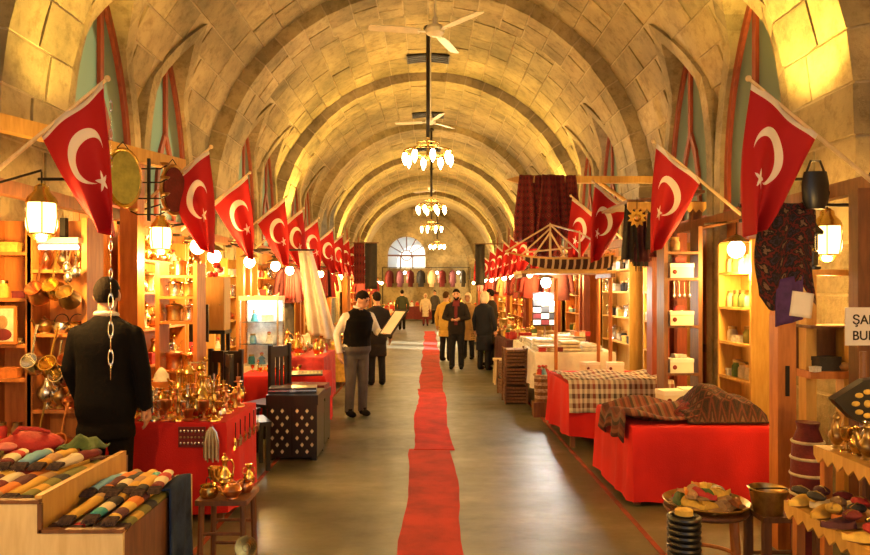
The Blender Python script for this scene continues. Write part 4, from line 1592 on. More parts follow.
MB().ball((0, -0.003, 0.07), (0.07, 0.004, 0.045), 12, 8).build('printed_bust', 'maroon', pf)

# white tube light and hanging glassware above the copper shelf
tl = thing('tube_light', 'short white tube light mounted over the orange copper shelf', 'tube light', (-2.68, 5.08, 2.03))
MB().box(-0.15, 0.15, -0.02, 0.05, 0.03, 0.07).build('housing', 'fan_white', tl, smooth=False)
MB().cyl((-0.14, -0.0, 0.0), (0.14, -0.0, 0.0), 0.018, n=10).build('tube', 'tube_cool', tl)
MB().box(-0.02, 0.02, 0.05, 0.10, 0.04, 0.22).build('mount', 'iron', tl, smooth=False)
for i, (x, z) in enumerate(((-2.60, 1.93), (-2.52, 1.90), (-2.56, 1.86))):
    gl = thing('glass_ornament', 'clear glass ornament hanging under the white tube light', 'ornament', (x, 5.04 - 0.03 * i, z), 0, 'glass ornaments')
    MB().ball((0, 0, -0.05), (0.03, 0.03, 0.045), 10, 8).build('drop', 'silver', gl)
    MB().cyl((0, 0, -0.01), (0, 0, 0.10), 0.003, n=5).build('thread', 'iron', gl)

# oblique timber beam with mirrors
tb = MB()
pa, pb = Vector((-3.55, 3.6, 2.90)), Vector((-2.48, 7.05, 2.97))
dv = (pb - pa).normalized()
sd = dv.cross(Vector((0, 0, 1))).normalized() * 0.05
up = Vector((0, 0, 0.06))
tb.hexa([tuple(p + a_ * sd + b_ * up) for p in (pa, pb) for a_, b_ in ((-1, -1), (1, -1), (1, 1), (-1, 1))])
o = tb.build('timber_pole', 'wood_yellow', smooth=False)
tag(o, 'pale timber running obliquely above the copper shelf, mirrors hung below it', 'timber')
MBp = MB().box(-2.80, -2.64, 6.36, 6.52, 0, 2.88).build('timber_post', 'wood_orange', smooth=False)
tag(MBp, 'stout orange wooden post under the oblique timber', 'post')
for x, y, z, m, lb, a in ((-2.45, 5.62, 2.62, 'brass', 'oval hanging mirror with wide brass rim and greenish face', 0.95), (-2.40, 6.58, 2.66, 'brass_old', 'oval hanging mirror with reddish dark face and thin rim', 1.1)):
    t = thing('hanging_mirror', lb, 'mirror', (x, y, z), a, 'oval mirrors')
    q = []
    for yy, s in ((-0.02, 0.94), (-0.028, 1.0), (0.0, 1.02), (0.015, 0.9)):
        q.append([(0.155 * s * math.cos(2 * PI * j / 28), yy, 0.24 * s * math.sin(2 * PI * j / 28)) for j in range(28)])
    MB().loft(q).build('rim', m, t)
    MB().loft([[(0.13 * math.cos(2 * PI * j / 28), yy, 0.21 * math.sin(2 * PI * j / 28)) for j in range(28)] for yy in (-0.034, -0.02)]).build('mirror_face', 'olive' if m == 'brass' else 'maroon', t)
    MB().tube([(-0.05, 0, 0.235), (0, 0, 0.29), (0.05, 0, 0.235)], 0.005, 5).build('hook', 'iron', t)
# iron trinket rack between the mirrors
t = thing('trinket_rack', 'black iron rack of small cups between the two oval mirrors', 'rack', (-2.44, 6.12, 2.32))
MB().box(-0.012, 0.012, -0.012, 0.012, 0, 0.55).build('stem', 'iron', t, smooth=False)
for k, z in enumerate((0.06, 0.2, 0.34, 0.46)):
    MB().tube([(-0.16, 0, z + 0.03), (-0.1, 0, z), (0.1, 0, z), (0.16, 0, z + 0.03)], 0.007, 6).build('arm', 'iron', t)
    for s in (-1, 1):
        MB().lathe([(0, 0), (0.03, 0.0), (0.045, 0.02), (0.04, 0.02), (0, 0.008)], 10, T=Matrix.Translation((s * 0.14, 0, z + 0.03))).build('cup', 'brass_old', t)

# tower of metal cans
shelf_unit(-2.40, 6.80, 0, 0.36, 1.98, 0.26, (0.4, 0.95, 1.42, 1.66, 1.86), 'slim orange shelf tower stacked with metal cans', back=False)
for x, z, m, s in ((-2.46, 1.42, 'brass_old', 0.85), (-2.31, 1.42, 'silver', 0.8), (-2.45, 1.66, 'silver', 0.72), (-2.31, 1.66, 'brass_old', 0.72), (-2.40, 1.86, 'copper', 0.75), (-2.46, 0.95, 'copper', 0.9), (-2.31, 0.95, 'brass', 0.85)):
    place('can|' + m, (x, 6.78, z + 0.001), 0.3, s, '%s lidded can on the slim shelf tower, %s shelf' % (m.replace('brass_old', 'dull brass'), {1.42: 'middle', 1.66: 'upper', 1.86: 'topmost', 0.95: 'lower'}[z]), 'can', 'metal cans on the shelf tower')
# red and white decorated cake-like stand on the table's back
ck = thing('spice_stand', 'orange and white tiered stand at the back of the brassware table', 'stand', (X(160, 6.0), 6.03, BT))
MB().lathe([(0, 0), (0.10, 0), (0.10, 0.02), (0.02, 0.03), (0.02, 0.12), (0, 0.12)], 16).build('foot', 'brass_old', ck)
MB().lathe([(0, 0.12), (0.09, 0.12), (0.09, 0.2), (0, 0.2)], 16).build('lower_tier', 'orange', ck)
MB().lathe([(0, 0.2), (0.07, 0.2), (0.055, 0.26), (0.02, 0.31), (0, 0.32)], 16).build('upper_tier', 'white', ck)

# yellow cabinet on a dark stand, emblem plaque, black chairs
cb = thing('wooden_cabinet', 'plain yellow wooden cabinet standing on a black stand', 'cabinet', (X(212, 7.75), 7.75, 0))
MB().box(-0.17, 0.17, -0.12, 0.12, 1.28, 1.86).build('body', 'wood_yellow', cb, smooth=False)
cdoor = MB().box(-0.16, 0.16, -0.132, -0.12, 1.29, 1.85).build('door', 'wood_yellow', cb, smooth=False)
MB().ball((0.13, -0.14, 1.56), 0.012, 8, 6).build('knob', 'brass_old', cdoor)
MB().box(-0.18, 0.18, -0.13, 0.13, 1.24, 1.28).build('stand_top', 'wood_black', cb, smooth=False)
for sx in (-1, 1):
    for sy in (-1, 1):
        MB().box(sx * 0.15 - 0.02, sx * 0.15 + 0.02, sy * 0.1 - 0.02, sy * 0.1 + 0.02, 0, 1.24).build('stand_leg', 'wood_black', cb, smooth=False)
red = thing('bead_bunch', 'bunch of red bead strings lying on the yellow cabinet', 'bead strings', (X(215, 7.75), 7.72, 1.862))
for i in range(7):
    MB().ball((rr.uniform(-0.09, 0.09), rr.uniform(-0.05, 0.05), 0.03 + 0.05 * (i % 3)), 0.035, 8, 6).build('bead_ball', 'crimson', red)
pq = thing('emblem_plaque', 'black plaque with a white four-lobed emblem on a thin stand', 'plaque', (X(199, 7.3), 7.3, 0))
MB().box(-0.10, 0.10, -0.012, 0.012, 1.18, 1.57).build('panel', 'wood_black', pq, smooth=False)
em = MB()
for a, l1 in ((0, 0.085), (90, 0.055), (180, 0.085), (270, 0.055)):
    em.ball((0, 0, 0), (0.013, 0.004, l1 * 0.5), 10, 8, T=Matrix.Translation((0, -0.014, 1.38)) @ Matrix.Rotation(R(a), 4, 'Y') @ Matrix.Translation((0, 0, l1 * 0.5)))
em.ball((0, -0.014, 1.38), (0.02, 0.004, 0.02), 10, 8)
em.build('emblem', 'white', pq)
MB().cyl((0, 0.02, 0.02), (0, 0.02, 1.2), 0.015, n=8).build('pole', 'wood_black', pq)
MB().lathe([(0, 0), (0.12, 0), (0.12, 0.015), (0.02, 0.03), (0, 0.03)], 14, T=Matrix.Translation((0, 0.02, 0))).build('base', 'wood_black', pq)


@builder
def black_chair():
    t = thing('carved_chair', 'chair', 'chair')
    MB().box(-0.2, 0.2, -0.2, 0.2, 0.43, 0.47).build('seat', 'wood_black', t, smooth=False)
    for sx in (-1, 1):
        MB().box(sx * 0.17 - 0.02, sx * 0.17 + 0.02, -0.19, -0.15, 0, 0.43).build('leg', 'wood_black', t, smooth=False)
        MB().box(sx * 0.17 - 0.02, sx * 0.17 + 0.02, 0.15, 0.19, 0, 1.12).build('leg', 'wood_black', t, smooth=False)
    MB().box(-0.15, 0.15, 0.155, 0.18, 0.98, 1.1).build('top_rail', 'wood_black', t, smooth=False)
    for k in range(4):
        MB().box(-0.13 + k * 0.075, -0.09 + k * 0.075, 0.16, 0.175, 0.47, 0.98).build('slat', 'wood_black', t, smooth=False)
    return t


for x, y, a, lb in ((-2.02, 7.30, 2.9, 'black slat-back chair in front of the plaque stand'), (-1.75, 6.75, 2.0, 'black slat-back chair beside the patterned chest'), (-1.80, 7.85, -2.0, 'black slat-back chair in front of the yellow cabinet')):
    place('black_chair', (x, y, 0), a, 1.0, lb, 'chair', 'black chairs')

def inlaid_chest(x, y, w, d, h, lb, rz=0):
    t = thing('inlaid_chest', lb, 'chest', (x, y, 0), rz, 'inlaid chests')
    MB().box(-w / 2, w / 2, -d / 2, d / 2, 0.03, h - 0.1).build('body', 'wood_black', t, smooth=False)
    MB().box(-w / 2 - 0.012, w / 2 + 0.012, -d / 2 - 0.012, d / 2 + 0.012, h - 0.1, h).build('lid', 'wood_black', t, smooth=False)
    for sx in (-1, 1):
        for sy in (-1, 1):
            MB().box(sx * (w / 2 - 0.03) - 0.025, sx * (w / 2 - 0.03) + 0.025, sy * (d / 2 - 0.03) - 0.025, sy * (d / 2 - 0.03) + 0.025, 0, 0.03).build('foot', 'wood_black', t, smooth=False)
    me = None
    for pnl in (-1, 1):
        for i in range(4):
            for j in range(7):
                xx = pnl * w * 0.25 + (i - 1.5) * 0.05
                zz = 0.09 + j * (h - 0.25) / 6
                if (i + j) % 2:
                    continue
                if me is None:
                    me = MB().prism([(-0.018, 0), (0, -0.024), (0.018, 0), (0, 0.024)], -0.005, 0.0).mesh('diamond', 'cream', False)
                link('diamond', me, t, (xx, -d / 2, zz))
    MB().box(-0.006, 0.006, -d / 2 - 0.004, -d / 2, 0.05, h - 0.12).build('door_gap', 'iron', t, smooth=False)
    return t


inlaid_chest(-1.37, 7.30, 0.50, 0.48, 0.66, 'black chest inlaid with pale diamonds at the aisle edge')
inlaid_chest(-1.37, 7.92, 0.46, 0.44, 0.60, 'black inlaid chest standing behind the diamond-patterned chest')
t = thing('backgammon_case', 'closed dark case with silver trim lying on the inlaid chest', 'case', (-1.40, 7.28, 0.661), 0.12)
MB().box(-0.24, 0.24, -0.12, 0.12, 0, 0.055).build('case_body', 'wood_black', t, smooth=False)
MB().box(-0.245, 0.245, -0.125, -0.12, 0.022, 0.034).build('trim', 'silver', t, smooth=False)
MB().box(-0.03, 0.03, -0.128, -0.125, 0.015, 0.04).build('latch', 'silver', t, smooth=False)
t = thing('backgammon_case', 'closed dark red case with silver trim lying on the chest behind', 'case', (-1.38, 7.92, 0.601), -0.08)
MB().box(-0.24, 0.24, -0.14, 0.14, 0, 0.06).build('case_body', 'maroon', t, smooth=False)
MB().box(-0.245, 0.245, -0.146, -0.14, 0.025, 0.038).build('trim', 'silver', t, smooth=False)

# second red table with backgammon board and brass row
table(-2.28, -1.26, 8.42, 9.06, 0.68, 'small wooden table under red cloth behind the inlaid chests')
tablecloth(-2.28, -1.26, 8.42, 9.06, 0.68, 0.58, 'red cloth on the small table behind the inlaid chests', seed=5)
t = thing('backgammon_board', 'open inlaid backgammon board lying on the small red table', 'game board', (-1.50, 8.62, 0.686), 0.15)
for s in (-1, 1):
    MB().box(-0.20, 0.20, s * 0.11 - 0.105, s * 0.11 + 0.105, 0, 0.02).build('leaf', 'wood_black', t, smooth=False)
    for k in range(8):
        MB().prism([(-0.18 + k * 0.046, s * 0.02 + s * 0.0), (-0.14 + k * 0.046, s * 0.02), (-0.16 + k * 0.046, s * 0.12)], 0.02, 0.023, axis='z').build('point', 'cream', t, smooth=False)
for i in range(13):
    k = ['goblet', 'candlestick', 'mortar', 'coffee pot'][i % 4]
    place(k + '|brass', (-2.22 + i * 0.05 + 0.0, 8.86 + 0.08 * (i % 2), 0.687), rr.uniform(0, 6), 0.62, 'little brass %s in the row on the small red table' % k, k, 'brass row on the small red table')

# chain hanging from the near flag pole
chn = thing('hanging_chain', 'long silver chain with loops hanging behind the dark-suited man', 'chain', (-2.085, 4.60, 0))
lz = 2.98
k = 0
while lz > 1.16:
    T = Matrix.Translation((0, 0, lz - 0.05)) @ Matrix.Rotation(PI / 2 * (k % 2) + 0.4, 4, 'Z')
    MB().ring((0, 0, 0), 0.010 + (0.005 if lz < 1.75 else 0), 0.0020 + (0.0014 if lz < 1.75 else 0), 12, 5, T=T @ Matrix.Scale(3.4, 4, (0, 0, 1)), axis='y').build('link', 'silver', chn)
    lz -= 0.092
    k += 1

# ================================================================== textile side, near
table(1.64, 2.80, 5.60, 6.70, 0.62, 'wooden table under bright red cloth carrying folded kilims')
tablecloth(1.64, 2.80, 5.60, 6.70, 0.62, 0.595, 'bright red cloth to the floor under the folded kilims', seed=8, amp=0.014)


def drape(name, pts_fn, label, cat, m, nu=26, nv=14, thick=0.012, uv=(1, 1)):
    o = sheet(name, pts_fn, nu, nv, m, None, thick, uv)
    return tag(o, label, cat)


TT = 0.64


def kil1(u, v):
    # hangs over the aisle edge of the table and lies in long folds on top
    x = 1.50 + 0.95 * u
    y = 5.62 + 0.75 * v + 0.12 * u
    z = TT + 0.05 + 0.035 * math.sin(v * 13 + u * 3) + 0.03 * math.sin(u * 9 + v * 4)
    if u < 0.14:
        k = (0.14 - u) / 0.14
        x = 1.633 - 0.045 - 0.02 * math.sin(v * 20) * k - 0.02 * k
        z -= 0.20 * k
    if v < 0.1 and u > 0.14:
        z -= 0.035 * (1 - v / 0.1)
    return (x, y, z)


drape('kilim', kil1, 'striped red-brown kilim spread over the edge of the red table', 'kilim', 'kilim_stripe', 30, 26, 0.012, (1.2, 1))


def kil2(u, v):
    a = u - 0.5
    x = 2.44 + 0.66 * a
    y = 5.66 + 0.72 * v
    h = 0.26 * math.exp(-((a + 0.16) / 0.22) ** 2) * (0.55 + 0.45 * math.sin(PI * v)) + 0.15 * math.exp(-((a - 0.22) / 0.25) ** 2)
    z = TT + 0.03 + h * (0.4 + 0.6 * math.sin(PI * min(1, v * 1.2 + 0.1))) + 0.018 * math.sin(u * 22 + v * 7)
    if v < 0.08:
        z = TT + 0.005
    return (x, y, z)


drape('kilim', kil2, 'dark brown patterned kilim heaped on the red table', 'kilim', 'kilim_brown', 28, 20, 0.012, (1, 1))


def kil3(u, v):
    x = 2.08 + 0.28 * u
    y = 5.72 + 0.6 * v
    return (x, y, TT + 0.035 + 0.10 * math.sin(PI * u) * math.sin(PI * min(v * 1.1, 1)) + 0.01 * math.sin(v * 25))


drape('kilim', kil3, 'rolled maroon kilim between the striped and the brown kilim', 'kilim', 'kilim_red', 12, 14, 0.012, (1, 2))


@builder
def white_carton():
    t = thing('white_carton', 'carton', 'carton')
    MB().box(-0.11, 0.11, -0.08, 0.08, 0, 0.12).build('carton_body', 'card_box', t, smooth=False)
    MB().box(-0.113, 0.113, -0.083, 0.083, 0.10, 0.135).build('lid', 'paper', t, smooth=False)
    MB().ball((-0.07, -0.083, 0.055), (0.022, 0.003, 0.022), 10, 6).build('printed_mark', 'maroon', t)
    return t


# table with plaid
table(1.54, 2.62, 7.62, 8.90, 0.69, 'wooden table under red cloth and plaid blanket')
tablecloth(1.54, 2.62, 7.62, 8.90, 0.69, 0.56, 'red cloth hanging in folds below the plaid blanket', seed=12, amp=0.04)


def plaid(u, v):
    x = 1.52 + 1.14 * u
    if v < 0.3:
        k = v / 0.3
        return (x + 0.012 * math.sin(u * 30) * (1 - k), 7.555 - 0.03 * (1 - k) * (1 + 0.6 * math.sin(u * 26)), 0.40 + 0.33 * k)
    k = (v - 0.3) / 0.7
    return (x, 7.56 + 1.0 * k, 0.735 + 0.02 * math.sin(u * 11 + 3 * k) * min(1, k * 4) + 0.01 * math.sin(k * 17))


drape('plaid_blanket', plaid, 'cream and dark plaid blanket spread over the red-clothed table', 'blanket', 'plaid', 40, 26, 0.012, (1.6, 1.6))
for x, y, z, a, lb in ((2.02, 8.74, 0.70, 0.3, 'white carton on the plaid blanket near the aisle'), (2.33, 8.72, 0.70, -0.1, 'white carton on the plaid blanket beside the red post')):
    place('white_carton', (x, y, z), a, 0.9, lb, 'carton')
for x, y, a, s, lb in ((2.30, 6.58, 0.15, 1.15, 'opened white carton behind the maroon kilim on the red table'), (2.52, 6.60, -0.05, 1.25, 'large white carton at the back of the red table')):
    place('white_carton', (x, y, TT - 0.012), a, s, lb, 'carton')

# slim tower of white cartons
shelf_unit(2.52, 7.02, 0, 0.34, 2.35, 0.22, (0.45, 0.90, 1.37, 1.84, 2.1), 'slim brown shelf tower holding white cartons beside the windows', 'wood_brown', back=False)
for z, lb in ((0.90, 'lowest'), (1.37, 'middle'), (1.84, 'upper')):
    place('white_carton', (2.50, 6.98, z + 0.001), 0.05, 1.05, 'white carton on the slim shelf tower, %s of three' % lb, 'carton', 'cartons on the shelf tower')
place('box|crimson', (2.50, 6.98, 1.37 + 0.144), 0.1, 0.45, 'small red box lying on the middle white carton', 'box')
place('box|maroon', (2.50, 6.98, 1.84 + 0.144), 0.1, 0.55, 'dark red box lying on the upper white carton', 'box')
place('jar|tan', (2.46, 6.98, 2.101), 0.1, 1.0, 'brown jar on top of the carton shelf tower', 'jar')
place('textile|white', (2.50, 6.98, 0.90 + 0.144), 0.1, 0.45, 'folded white cloth lying on the lowest white carton', 'textile')
for i in range(4):
    sp2 = thing('hanging_spoon', 'silver spoon hanging below the upper carton on the shelf tower', 'spoon', (2.42 + i * 0.05, 6.88, 1.80), 0, 'spoons on the shelf tower')
    MB().cyl((0, 0, 0), (0, 0, -0.12), 0.004, n=6).build('handle', 'silver', sp2)
    MB().ball((0, 0, -0.14), (0.014, 0.006, 0.024), 8, 6).build('bowl', 'silver', sp2)

# wooden eave with dark hangings between the red post and the tower
ev = thing('wooden_eave', 'carved wooden eave with scalloped edge above the plaid table', 'eave', (2.55, 8.0, 2.62))
for k in range(6):
    MB().box(-0.42 + k * 0.14 + 0.004, -0.42 + (k + 1) * 0.14 - 0.004, -0.5, 0.6, 0.04 * (1 + k * 0.5), 0.07 + 0.04 * k * 0.5).build('plank', 'wood_brown', ev, smooth=False)
for k in range(12):
    MB().prism([(-0.42 + k * 0.07, 0.04), (-0.42 + k * 0.07, -0.03), (-0.385 + k * 0.07, -0.07), (-0.35 + k * 0.07, -0.03), (-0.35 + k * 0.07, 0.04)], -0.53, -0.505).build('scallop', 'wood_yellow', ev, smooth=False)
MB().box(0.30, 0.40, -0.45, -0.35, -0.15, 0.06).build('rail_block', 'wood_brown', ev, smooth=False)
for i, (x, y, c, s) in enumerate(((2.20, 7.62, 'charcoal', 0.7), (2.32, 7.66, 'plum', 0.75), (2.44, 7.60, 'charcoal', 0.62), (2.26, 7.80, 'white', 0.6), (2.38, 7.84, 'charcoal', 0.8), (2.50, 7.82, 'maroon', 0.7), (2.62, 7.64, 'charcoal', 0.8))):
    place('scarf|' + c, (x, y, 2.645 + 0.02 * int((x - 2.13) / 0.14)), 0.2 * i, (s, s, s), '%s scarf hanging from the scalloped wooden eave' % c, 'scarf', 'scarves on the eave')
o = thing('sun_ornament', 'round yellow sunburst ornament hanging under the wooden eave', 'ornament', (X(637, 7.45), 7.45, Z(218, 7.45)))
pts = [((0.10 if q % 2 == 0 else 0.065) * math.sin(PI * q / 10), (0.10 if q % 2 == 0 else 0.065) * math.cos(PI * q / 10)) for q in range(20)]
MB().prism(pts, -0.012, 0.012).build('rays', 'gold', o, smooth=False)
MB().ball((0, -0.012, 0), (0.045, 0.02, 0.045), 12, 8).build('boss', 'brass', o)
MB().cyl((0, 0, 0.09), (0, 0, 0.22), 0.004, n=5).build('cord', 'iron', o)

# tall square post
po = MB().box(2.60, 2.80, 8.12, 8.32, 0, 2.62).build('timber_post', 'wood_red', smooth=False)
tag(po, 'broad dark red wooden post behind the plaid table', 'post')

# canopy carrying a model ship
cn = thing('stall_canopy', 'flat wooden canopy on thin poles carrying a model ship', 'canopy', (1.78, 9.25, 0))
for k in range(5):
    MB().box(-0.60, 0.60, -0.40 + k * 0.16 + 0.004, -0.40 + (k + 1) * 0.16 - 0.004, 1.93, 1.965).build('plank', 'wood_yellow', cn, smooth=False)
for x in (-0.56, 0.56):
    MB().box(x - 0.03, x + 0.03, -0.4, 0.4, 1.88, 1.93).build('bearer', 'wood_brown', cn, smooth=False)
for x, y in ((-0.02, 0.38), (0.56, -0.27), (0.56, 0.36)):
    MB().cyl((x, y, 0), (x, y, 1.88), 0.025, n=8).build('pole', 'wood_orange', cn)
sh = thing('model_ship', 'large wooden model ship with striped hull standing on the stall canopy', 'model ship', (1.80, 9.05, 1.966))
stripes('hull_stripe', [(0.05, 0.018, 0.012), (0.05, 0.018, 0.012), (0.55, 0.42, 0.26)], 0, 11, 'Object', 0.0)
rings = []
for x, w, zb, zt_ in ((-0.58, 0.01, 0.16, 0.20), (-0.45, 0.06, 0.07, 0.17), (-0.25, 0.10, 0.03, 0.15), (0.0, 0.12, 0.02, 0.145), (0.3, 0.115, 0.02, 0.155), (0.5, 0.09, 0.03, 0.19), (0.58, 0.07, 0.06, 0.21)):
    rings.append([(x, -w, zt_), (x, -w * 0.9, (zt_ + zb) / 2), (x, -w * 0.3, zb), (x, w * 0.3, zb), (x, w * 0.9, (zt_ + zb) / 2), (x, w, zt_)])
MB().loft(rings).build('hull', 'hull_stripe', sh)
rings = [[(x, -w, z), (x, w, z), (x, w, z + 0.025), (x, -w, z + 0.025)] for x, w, z in ((-0.60, 0.02, 0.19), (-0.45, 0.075, 0.165), (-0.25, 0.115, 0.148), (0, 0.13, 0.143), (0.3, 0.125, 0.152), (0.5, 0.1, 0.185), (0.6, 0.08, 0.21))]
MB().loft(rings).build('gunwale', 'wood_yellow', sh, smooth=False)
MB().box(-0.5, 0.5, -0.015, 0.015, 0.0, 0.03).build('keel', 'wood_yellow', sh, smooth=False)
MB().tube([(-0.55, 0, 0.19), (-0.80, 0, 0.25)], [0.016, 0.008], 6).build('bowsprit', 'wood_yellow', sh)
for x, h in ((-0.22, 0.62), (0.16, 0.52)):
    MB().cyl((x, 0, 0.15), (x, 0, h), 0.018, 0.010, 8).build('mast', 'wood_pale', sh)
MB().box(0.28, 0.48, -0.07, 0.07, 0.17, 0.27).build('deckhouse', 'wood_orange', sh, smooth=False)
for a, b_ in (((-0.8, 0, 0.25), (-0.22, 0, 0.60)), ((-0.6, 0, 0.2), (-0.22, 0, 0.55)), ((-0.22, 0, 0.60), (0.16, 0, 0.24)), ((-0.22, 0, 0.6), (0.16, 0, 0.5)), ((0.16, 0, 0.5), (0.58, 0, 0.24)), ((-0.45, -0.07, 0.18), (-0.22, 0, 0.5)), ((-0.05, -0.11, 0.17), (-0.22, 0, 0.5)), ((-0.55, 0, 0.24), (0.05, 0, 0.30))):
    MB().cyl(a, b_, 0.012, n=6).build('spar', 'wood_pale', sh)

# timber bracket with dark red carpets
tb = thing('timber_bracket', 'pale timber bracket jutting from the wall with carpets slung over it', 'bracket', (0, 10.55, 3.38))
MB().box(1.35, 3.52, -0.05, 0.05, -0.05, 0.05).build('beam_arm', 'wood_yellow', tb, smooth=False)
MB().prism([(1.35, -0.05), (1.35, 0.05), (1.18, -0.0)], -0.05, 0.05).build('pointed_end', 'wood_yellow', tb, smooth=False)
MB().tube([(3.52, 0, -0.7), (2.6, 0, -0.05)], 0.03, 6).build('strut', 'wood_yellow', tb)
for i, (x, w, l, y) in enumerate(((1.66, 0.34, 1.10, 10.56), (1.95, 0.30, 0.95, 10.55), (1.46, 0.34, 1.0, 10.53), (1.80, 0.36, 1.22, 10.50), (2.14, 0.24, 0.8, 10.54))):
    ph = i * 1.7
    def hang(u, v, x=x, w=w, l=l, y=y, ph=ph):
        k = 0.55 + 0.45 * min(1, v * 1.6)
        return (x + (u - 0.5) * w * k, y - 0.066 + 0.05 * math.sin(u * 10 + ph) * (0.3 + v), 3.44 - v * l)
    o = sheet('hanging_carpet', hang, 14, 16, 'kilim_red', None, 0.014, (1, 2))
    tag(o, ['dark red carpet slung over the timber bracket, longest of the inner row', 'dark red carpet slung over the timber bracket beside the mast', 'dark red carpet slung over the timber bracket tip', 'dark red carpet hanging lowest before the timber bracket', 'short dark red carpet hung close to the wall on the timber bracket'][i], 'carpet', 'carpets on the timber bracket')

# kilim saddlebag, black bag and paper
hr = thing('hanging_bar', 'iron bar below the near flag with a kilim saddlebag hung on it', 'bar', (0, 4.62, 2.28))
MB().cyl((2.05, 0, 0), (2.88, 0, 0), 0.012, n=8).build('bar', 'iron', hr)
MB().tube([(2.86, 0, 0), (2.86, 0, 0.10)], 0.012, 6).build('hook', 'iron', hr)


def bag(u, v):
    w = 0.37
    return (2.335 + (u - 0.5) * w + 0.012 * math.sin(v * 8), 4.60 - 0.03 - 0.03 * math.sin(PI * u) * math.sin(PI * v) + 0.018 * math.sin(u * 13 + v * 3), 2.285 - v * (0.60 + 0.10 * math.sin(u * 7)))


o = sheet('kilim_saddlebag', bag, 24, 24, 'kilim_dark', None, 0.02, (1, 1.4))
tag(o, 'dark kilim saddlebag with red motifs hanging from the iron bar', 'saddlebag')
o = sheet('kilim_strip', lambda u, v: (2.26 + 0.18 * u, 4.55 + 0.012 * math.sin(u * 9), 1.78 - 0.30 * v + 0.05 * u), 10, 10, 'violet', None, 0.01)
tag(o, 'dark blue cloth strip hanging below the kilim saddlebag', 'cloth')
pp = sheet('paper_sheet', lambda u, v: (2.36 + 0.14 * u - 0.02 * v, 4.535 - 0.015 * math.sin(u * 3), 1.715 - 0.16 * v - 0.02 * u), 6, 6, 'paper', None, 0.003)
tag(pp, 'white paper sheet pinned below the kilim saddlebag', 'paper')
bb = thing('black_bag', 'black leather bag hanging beside the kilim saddlebag', 'bag', (2.49, 4.50, 2.28))
rings = []
for z, w, d in ((-0.02, 0.075, 0.03), (-0.10, 0.09, 0.04), (-0.2, 0.085, 0.045), (-0.26, 0.06, 0.03)):
    rings.append([(w * math.cos(2 * PI * j / 12), d * math.sin(2 * PI * j / 12), z + 0.22) for j in range(12)])
MB().loft(rings).build('bag_body', 'black', bb)
MB().tube([(-0.06, 0, 0.19), (-0.03, 0, 0.27), (0.03, 0, 0.27), (0.06, 0, 0.19)], 0.008, 6).build('strap', 'black', bb)

# posts and box shelf with the black lantern
cp = thing('carved_post', 'carved orange wooden post with an iron latch below the saddlebag', 'post', (2.37, 4.68, 0))
MB().box(-0.06, 0.06, -0.06, 0.06, 0, 1.55).build('shaft', 'wood_orange', cp, smooth=False)
MB().prism([(-0.06, 1.55), (0.06, 1.55), (0.03, 1.60), (-0.04, 1.61)], -0.06, 0.06).build('head', 'wood_orange', cp, smooth=False)
MB().box(-0.012, 0.012, -0.07, -0.06, 1.02, 1.22).build('latch', 'iron', cp, smooth=False)
bs = thing('box_shelf', 'yellow wooden stand with an open box shelf below the black lantern', 'shelf', (2.76, 4.86, 0))
MB().box(-0.16, -0.09, -0.05, 0.05, 0, 1.84).build('post', 'wood_yellow', bs, smooth=False)
MB().box(0.10, 0.17, -0.05, 0.05, 0, 1.46).build('post', 'wood_yellow', bs, smooth=False)
MB().box(-0.18, 0.18, -0.14, 0.12, 1.12, 1.17).build('shelf_board', 'wood_orange', bs, smooth=False)
MB().box(-0.18, 0.18, 0.07, 0.09, 1.17, 1.46).build('back_panel', 'wood_brown', bs, smooth=False)
MB().box(-0.18, 0.18, -0.14, 0.12, 1.46, 1.48).build('top_board', 'wood_brown', bs, smooth=False)
MB().box(-0.16, 0.30, -0.06, 0.08, 1.82, 1.86).build('lamp_board', 'wood_yellow', bs, smooth=False)
MB().box(0.22, 0.29, -0.05, 0.05, 0, 1.82).build('post', 'wood_yellow', bs, smooth=False)
place('box|charcoal', (2.72, 4.80, 1.171), 0.2, 0.9, 'dark box lying in the open box shelf', 'box')
place('purse|tan', (2.85, 4.79, 1.171), 0.2, 1.2, 'brown leather pouch in the open box shelf', 'pouch')
place('box|white', (2.60, 4.70, 1.171), 0.4, 0.35, 'little white box on the edge of the box shelf', 'box')
bln = thing('black_lantern', 'black pagoda-shaped lantern standing on the yellow wooden stand', 'lantern', (2.64, 4.85, 1.861))
MB().lathe([(0, 0), (0.075, 0), (0.075, 0.02), (0.055, 0.03), (0.06, 0.12), (0.078, 0.13), (0, 0.13)], 8).build('base', 'black', bln, smooth=False)
for k in range(6):
    a = k * PI / 3
    MB().cyl((0.055 * math.cos(a), 0.055 * math.sin(a), 0.13), (0.055 * math.cos(a), 0.055 * math.sin(a), 0.24), 0.008, n=6).build('cage_bar', 'black', bln)
MB().lathe([(0.04, 0.13), (0.04, 0.24)], 10).build('glass', 'glass_amber', bln)
MB().lathe([(0, 0.24), (0.09, 0.24), (0.095, 0.26), (0.05, 0.31), (0.03, 0.36), (0.008, 0.40), (0, 0.42)], 8).build('roof', 'black', bln, smooth=False)
sp3 = MB().box(2.74, 2.86, 4.46, 4.56, 0, 2.37).build('timber_post', 'wood_brown', smooth=False)
tag(sp3, 'plain brown wooden post carrying the white paper sign', 'post')
sg = thing('paper_sign', 'white paper sign with black handwritten-style capitals on brown post', 'sign', (2.88, 4.43, 1.49), R(4))
MB().box(-0.25, 0.25, 0, 0.006, -0.12, 0.12).build('sheet', 'paper', sg, smooth=False)
